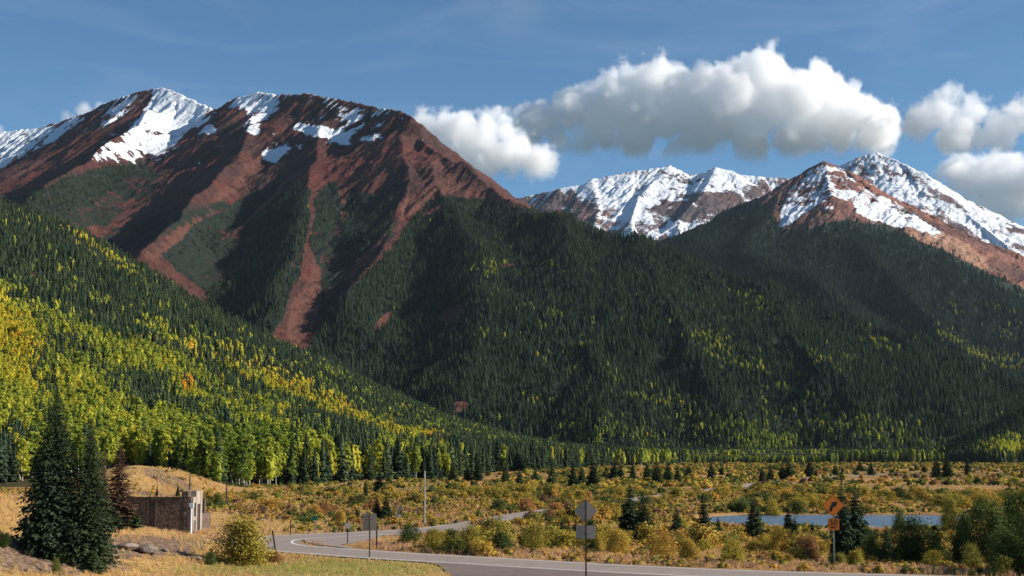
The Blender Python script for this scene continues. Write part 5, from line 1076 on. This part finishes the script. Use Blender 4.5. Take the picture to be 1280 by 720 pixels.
# ------------------------------------------------------------------ clouds: real vapour volumes behind the peaks
def vapour(dens):
    t = NT('cloud_vapour'); v = t.n('VolumePrincipled'); v.inputs['Color'].default_value = (1, 1, 1, 1); v.inputs['Density'].default_value = dens; v.inputs['Anisotropy'].default_value = 0.; t.L(v.outputs[0], t.out.inputs['Volume']); return t.m
M['vapour'] = vapour(.0095)
def cloud(label, bl, Yc, seed, vox=15, warp=330., rough=600., base=None):
    rnd = random.Random(seed); k = Yc / F; pts = []; rad = []
    for (px, py, r) in bl:
        c = P(px, py, Yc); R_ = r * k * 1.14; pts.append(c); rad.append(R_)
        for i in range(8):
            a = rnd.uniform(0, 6.28); e = rnd.uniform(.0, 1.35); q = R_ * rnd.uniform(.5, .85)
            pts.append((c[0] + math.cos(a) * math.cos(e) * q, c[1] + math.sin(a) * math.cos(e) * q * 1.2, c[2] + math.sin(e) * q)); rad.append(R_ * rnd.uniform(.32, .58))
    pts = np.array(pts); rad = np.array(rad); lo = (pts - rad[:, None]).min(0) - 160; hi = (pts + rad[:, None]).max(0) + 160
    me = bpy.data.meshes.new('cumulus_cloud'); me.vertices.add(len(pts)); me.vertices.foreach_set('co', pts.astype(np.float32).ravel())
    at = me.attributes.new('rad', 'FLOAT', 'POINT'); at.data.foreach_set('value', rad.astype(np.float32))
    o = link('cumulus_cloud', me); tag(o, label, 'cloud')
    g = bpy.data.node_groups.new('cloud_body', 'GeometryNodeTree')
    g.interface.new_socket('Geometry', in_out='INPUT', socket_type='NodeSocketGeometry'); g.interface.new_socket('Geometry', in_out='OUTPUT', socket_type='NodeSocketGeometry')
    N = g.nodes.new; L = g.links.new; gi = N('NodeGroupInput'); go = N('NodeGroupOutput'); pos = N('GeometryNodeInputPosition').outputs[0]
    def noise(sc_, det, rgh):
        t = N('ShaderNodeTexNoise'); t.inputs['Scale'].default_value = sc_; t.inputs['Detail'].default_value = det; t.inputs['Roughness'].default_value = rgh; L(pos, t.inputs['Vector']); return t
    def vm(op, a, b=None, s=None):
        t = N('ShaderNodeVectorMath'); t.operation = op
        for i, v in enumerate((a, b)):
            if v is None: continue
            if isinstance(v, tuple): t.inputs[i].default_value = v
            else: L(v, t.inputs[i])
        if s is not None: t.inputs['Scale'].default_value = s
        return t.outputs['Value'] if op == 'DISTANCE' else t.outputs[0]
    def m(op, a, b=0.):
        t = N('ShaderNodeMath'); t.operation = op
        for i, v in enumerate((a, b)):
            if isinstance(v, (int, float)): t.inputs[i].default_value = v
            else: L(v, t.inputs[i])
        return t.outputs[0]
    w1 = noise(1 / 380., 5., .6); wp = vm('ADD', pos, vm('SCALE', vm('SUBTRACT', w1.outputs['Color'], (.5, .5, .5)), s=warp))
    sn = N('GeometryNodeSampleNearest'); sn.domain = 'POINT'; L(gi.outputs[0], sn.inputs[0]); L(wp, sn.inputs['Sample Position'])
    def samp(val, ty):
        s_ = N('GeometryNodeSampleIndex'); s_.data_type = ty; s_.domain = 'POINT'; L(gi.outputs[0], s_.inputs['Geometry']); L(val, s_.inputs['Value']); L(sn.outputs[0], s_.inputs['Index']); return s_.outputs[0]
    na = N('GeometryNodeInputNamedAttribute'); na.data_type = 'FLOAT'; na.inputs['Name'].default_value = 'rad'; p2 = N('GeometryNodeInputPosition')
    dd = m('SUBTRACT', samp(na.outputs[0], 'FLOAT'), vm('DISTANCE', wp, samp(p2.outputs[0], 'FLOAT_VECTOR')))
    n2 = noise(1 / 300., 9., .70); den = m('DIVIDE', m('ADD', dd, m('MULTIPLY', m('SUBTRACT', n2.outputs[0], .41), rough)), 52.)
    if base is not None:
        zb = P(640, base, Yc)[2]; sz = N('ShaderNodeSeparateXYZ'); L(pos, sz.inputs[0]); n3 = noise(1 / 700., 4., .6)
        den = m('MINIMUM', den, m('DIVIDE', m('ADD', m('SUBTRACT', sz.outputs[2], zb), m('MULTIPLY', m('SUBTRACT', n3.outputs[0], .5), 420.)), 160.))
    cl = N('ShaderNodeClamp'); L(den, cl.inputs[0]); vc = N('GeometryNodeVolumeCube'); L(cl.outputs[0], vc.inputs['Density'])
    vc.inputs['Min'].default_value = tuple(lo); vc.inputs['Max'].default_value = tuple(hi)
    for i, a in enumerate('XYZ'): vc.inputs['Resolution ' + a].default_value = max(8, int((hi[i] - lo[i]) / vox))
    sm = N('GeometryNodeSetMaterial'); sm.inputs['Material'].default_value = M['vapour']; L(vc.outputs[0], sm.inputs[0]); L(sm.outputs[0], go.inputs[0]); md = o.modifiers.new('body', 'NODES'); md.node_group = g
    return o
cloud('largest flat-based white cumulus cloud with a tall dome over the right peaks', [(672, 158, 24), (715, 152, 28), (765, 140, 34), (810, 128, 38), (845, 125, 36), (885, 130, 40), (922, 116, 32), (946, 104, 30), (975, 132, 44), (1015, 140, 44), (1055, 155, 36), (1095, 168, 24), (740, 170, 22), (800, 165, 30), (870, 180, 24), (880, 165, 40), (930, 160, 44), (1000, 170, 28), (730, 178, 12), (700, 180, 10), (850, 195, 16)], 14000, 1, base=196)
cloud('torn white cloud just right of the red summit slope', [(530, 168, 18), (556, 176, 24), (590, 168, 26), (615, 165, 22), (600, 200, 26), (640, 196, 17), (668, 204, 18), (575, 196, 20), (640, 200, 16)], 13000, 2, base=226)
cloud('white cloud at the upper right above the snowy peak', [(1150, 152, 16), (1178, 148, 22), (1210, 160, 26), (1245, 172, 20), (1190, 176, 18), (1290, 150, 24), (1310, 170, 28), (1262, 160, 14)], 13500, 3, base=196)
cloud('low white cloud behind the right snowy ridge', [(1190, 222, 14), (1222, 226, 22), (1258, 240, 30), (1300, 252, 36), (1250, 262, 28), (1330, 240, 40)], 13000, 4)
cloud('small white cloud peeping over the left snowy ridge', [(86, 152, 9), (104, 143, 12), (124, 136, 8), (108, 154, 12)], 13000, 5, 16, 60, 160)
cloud('sliver of white cloud at the left frame edge', [(-6, 166, 9), (-22, 162, 12)], 13000, 6, 16, 60, 160)

# HAZE
def haze(dens):
    t = NT('valley_air'); v = t.n('VolumePrincipled'); v.inputs['Color'].default_value = (.62, .80, 1, 1); v.inputs['Density'].default_value = dens; v.inputs['Anisotropy'].default_value = .2
    t.L(v.outputs[0], t.out.inputs['Volume'])
    b = MB().box(-14000, 14000, -400, 9600, -60, 1750); o = b.build('haze', t.m); tag(o, 'thin clear mountain air filling the valley', 'haze', kind='stuff')
haze(0.9e-5)
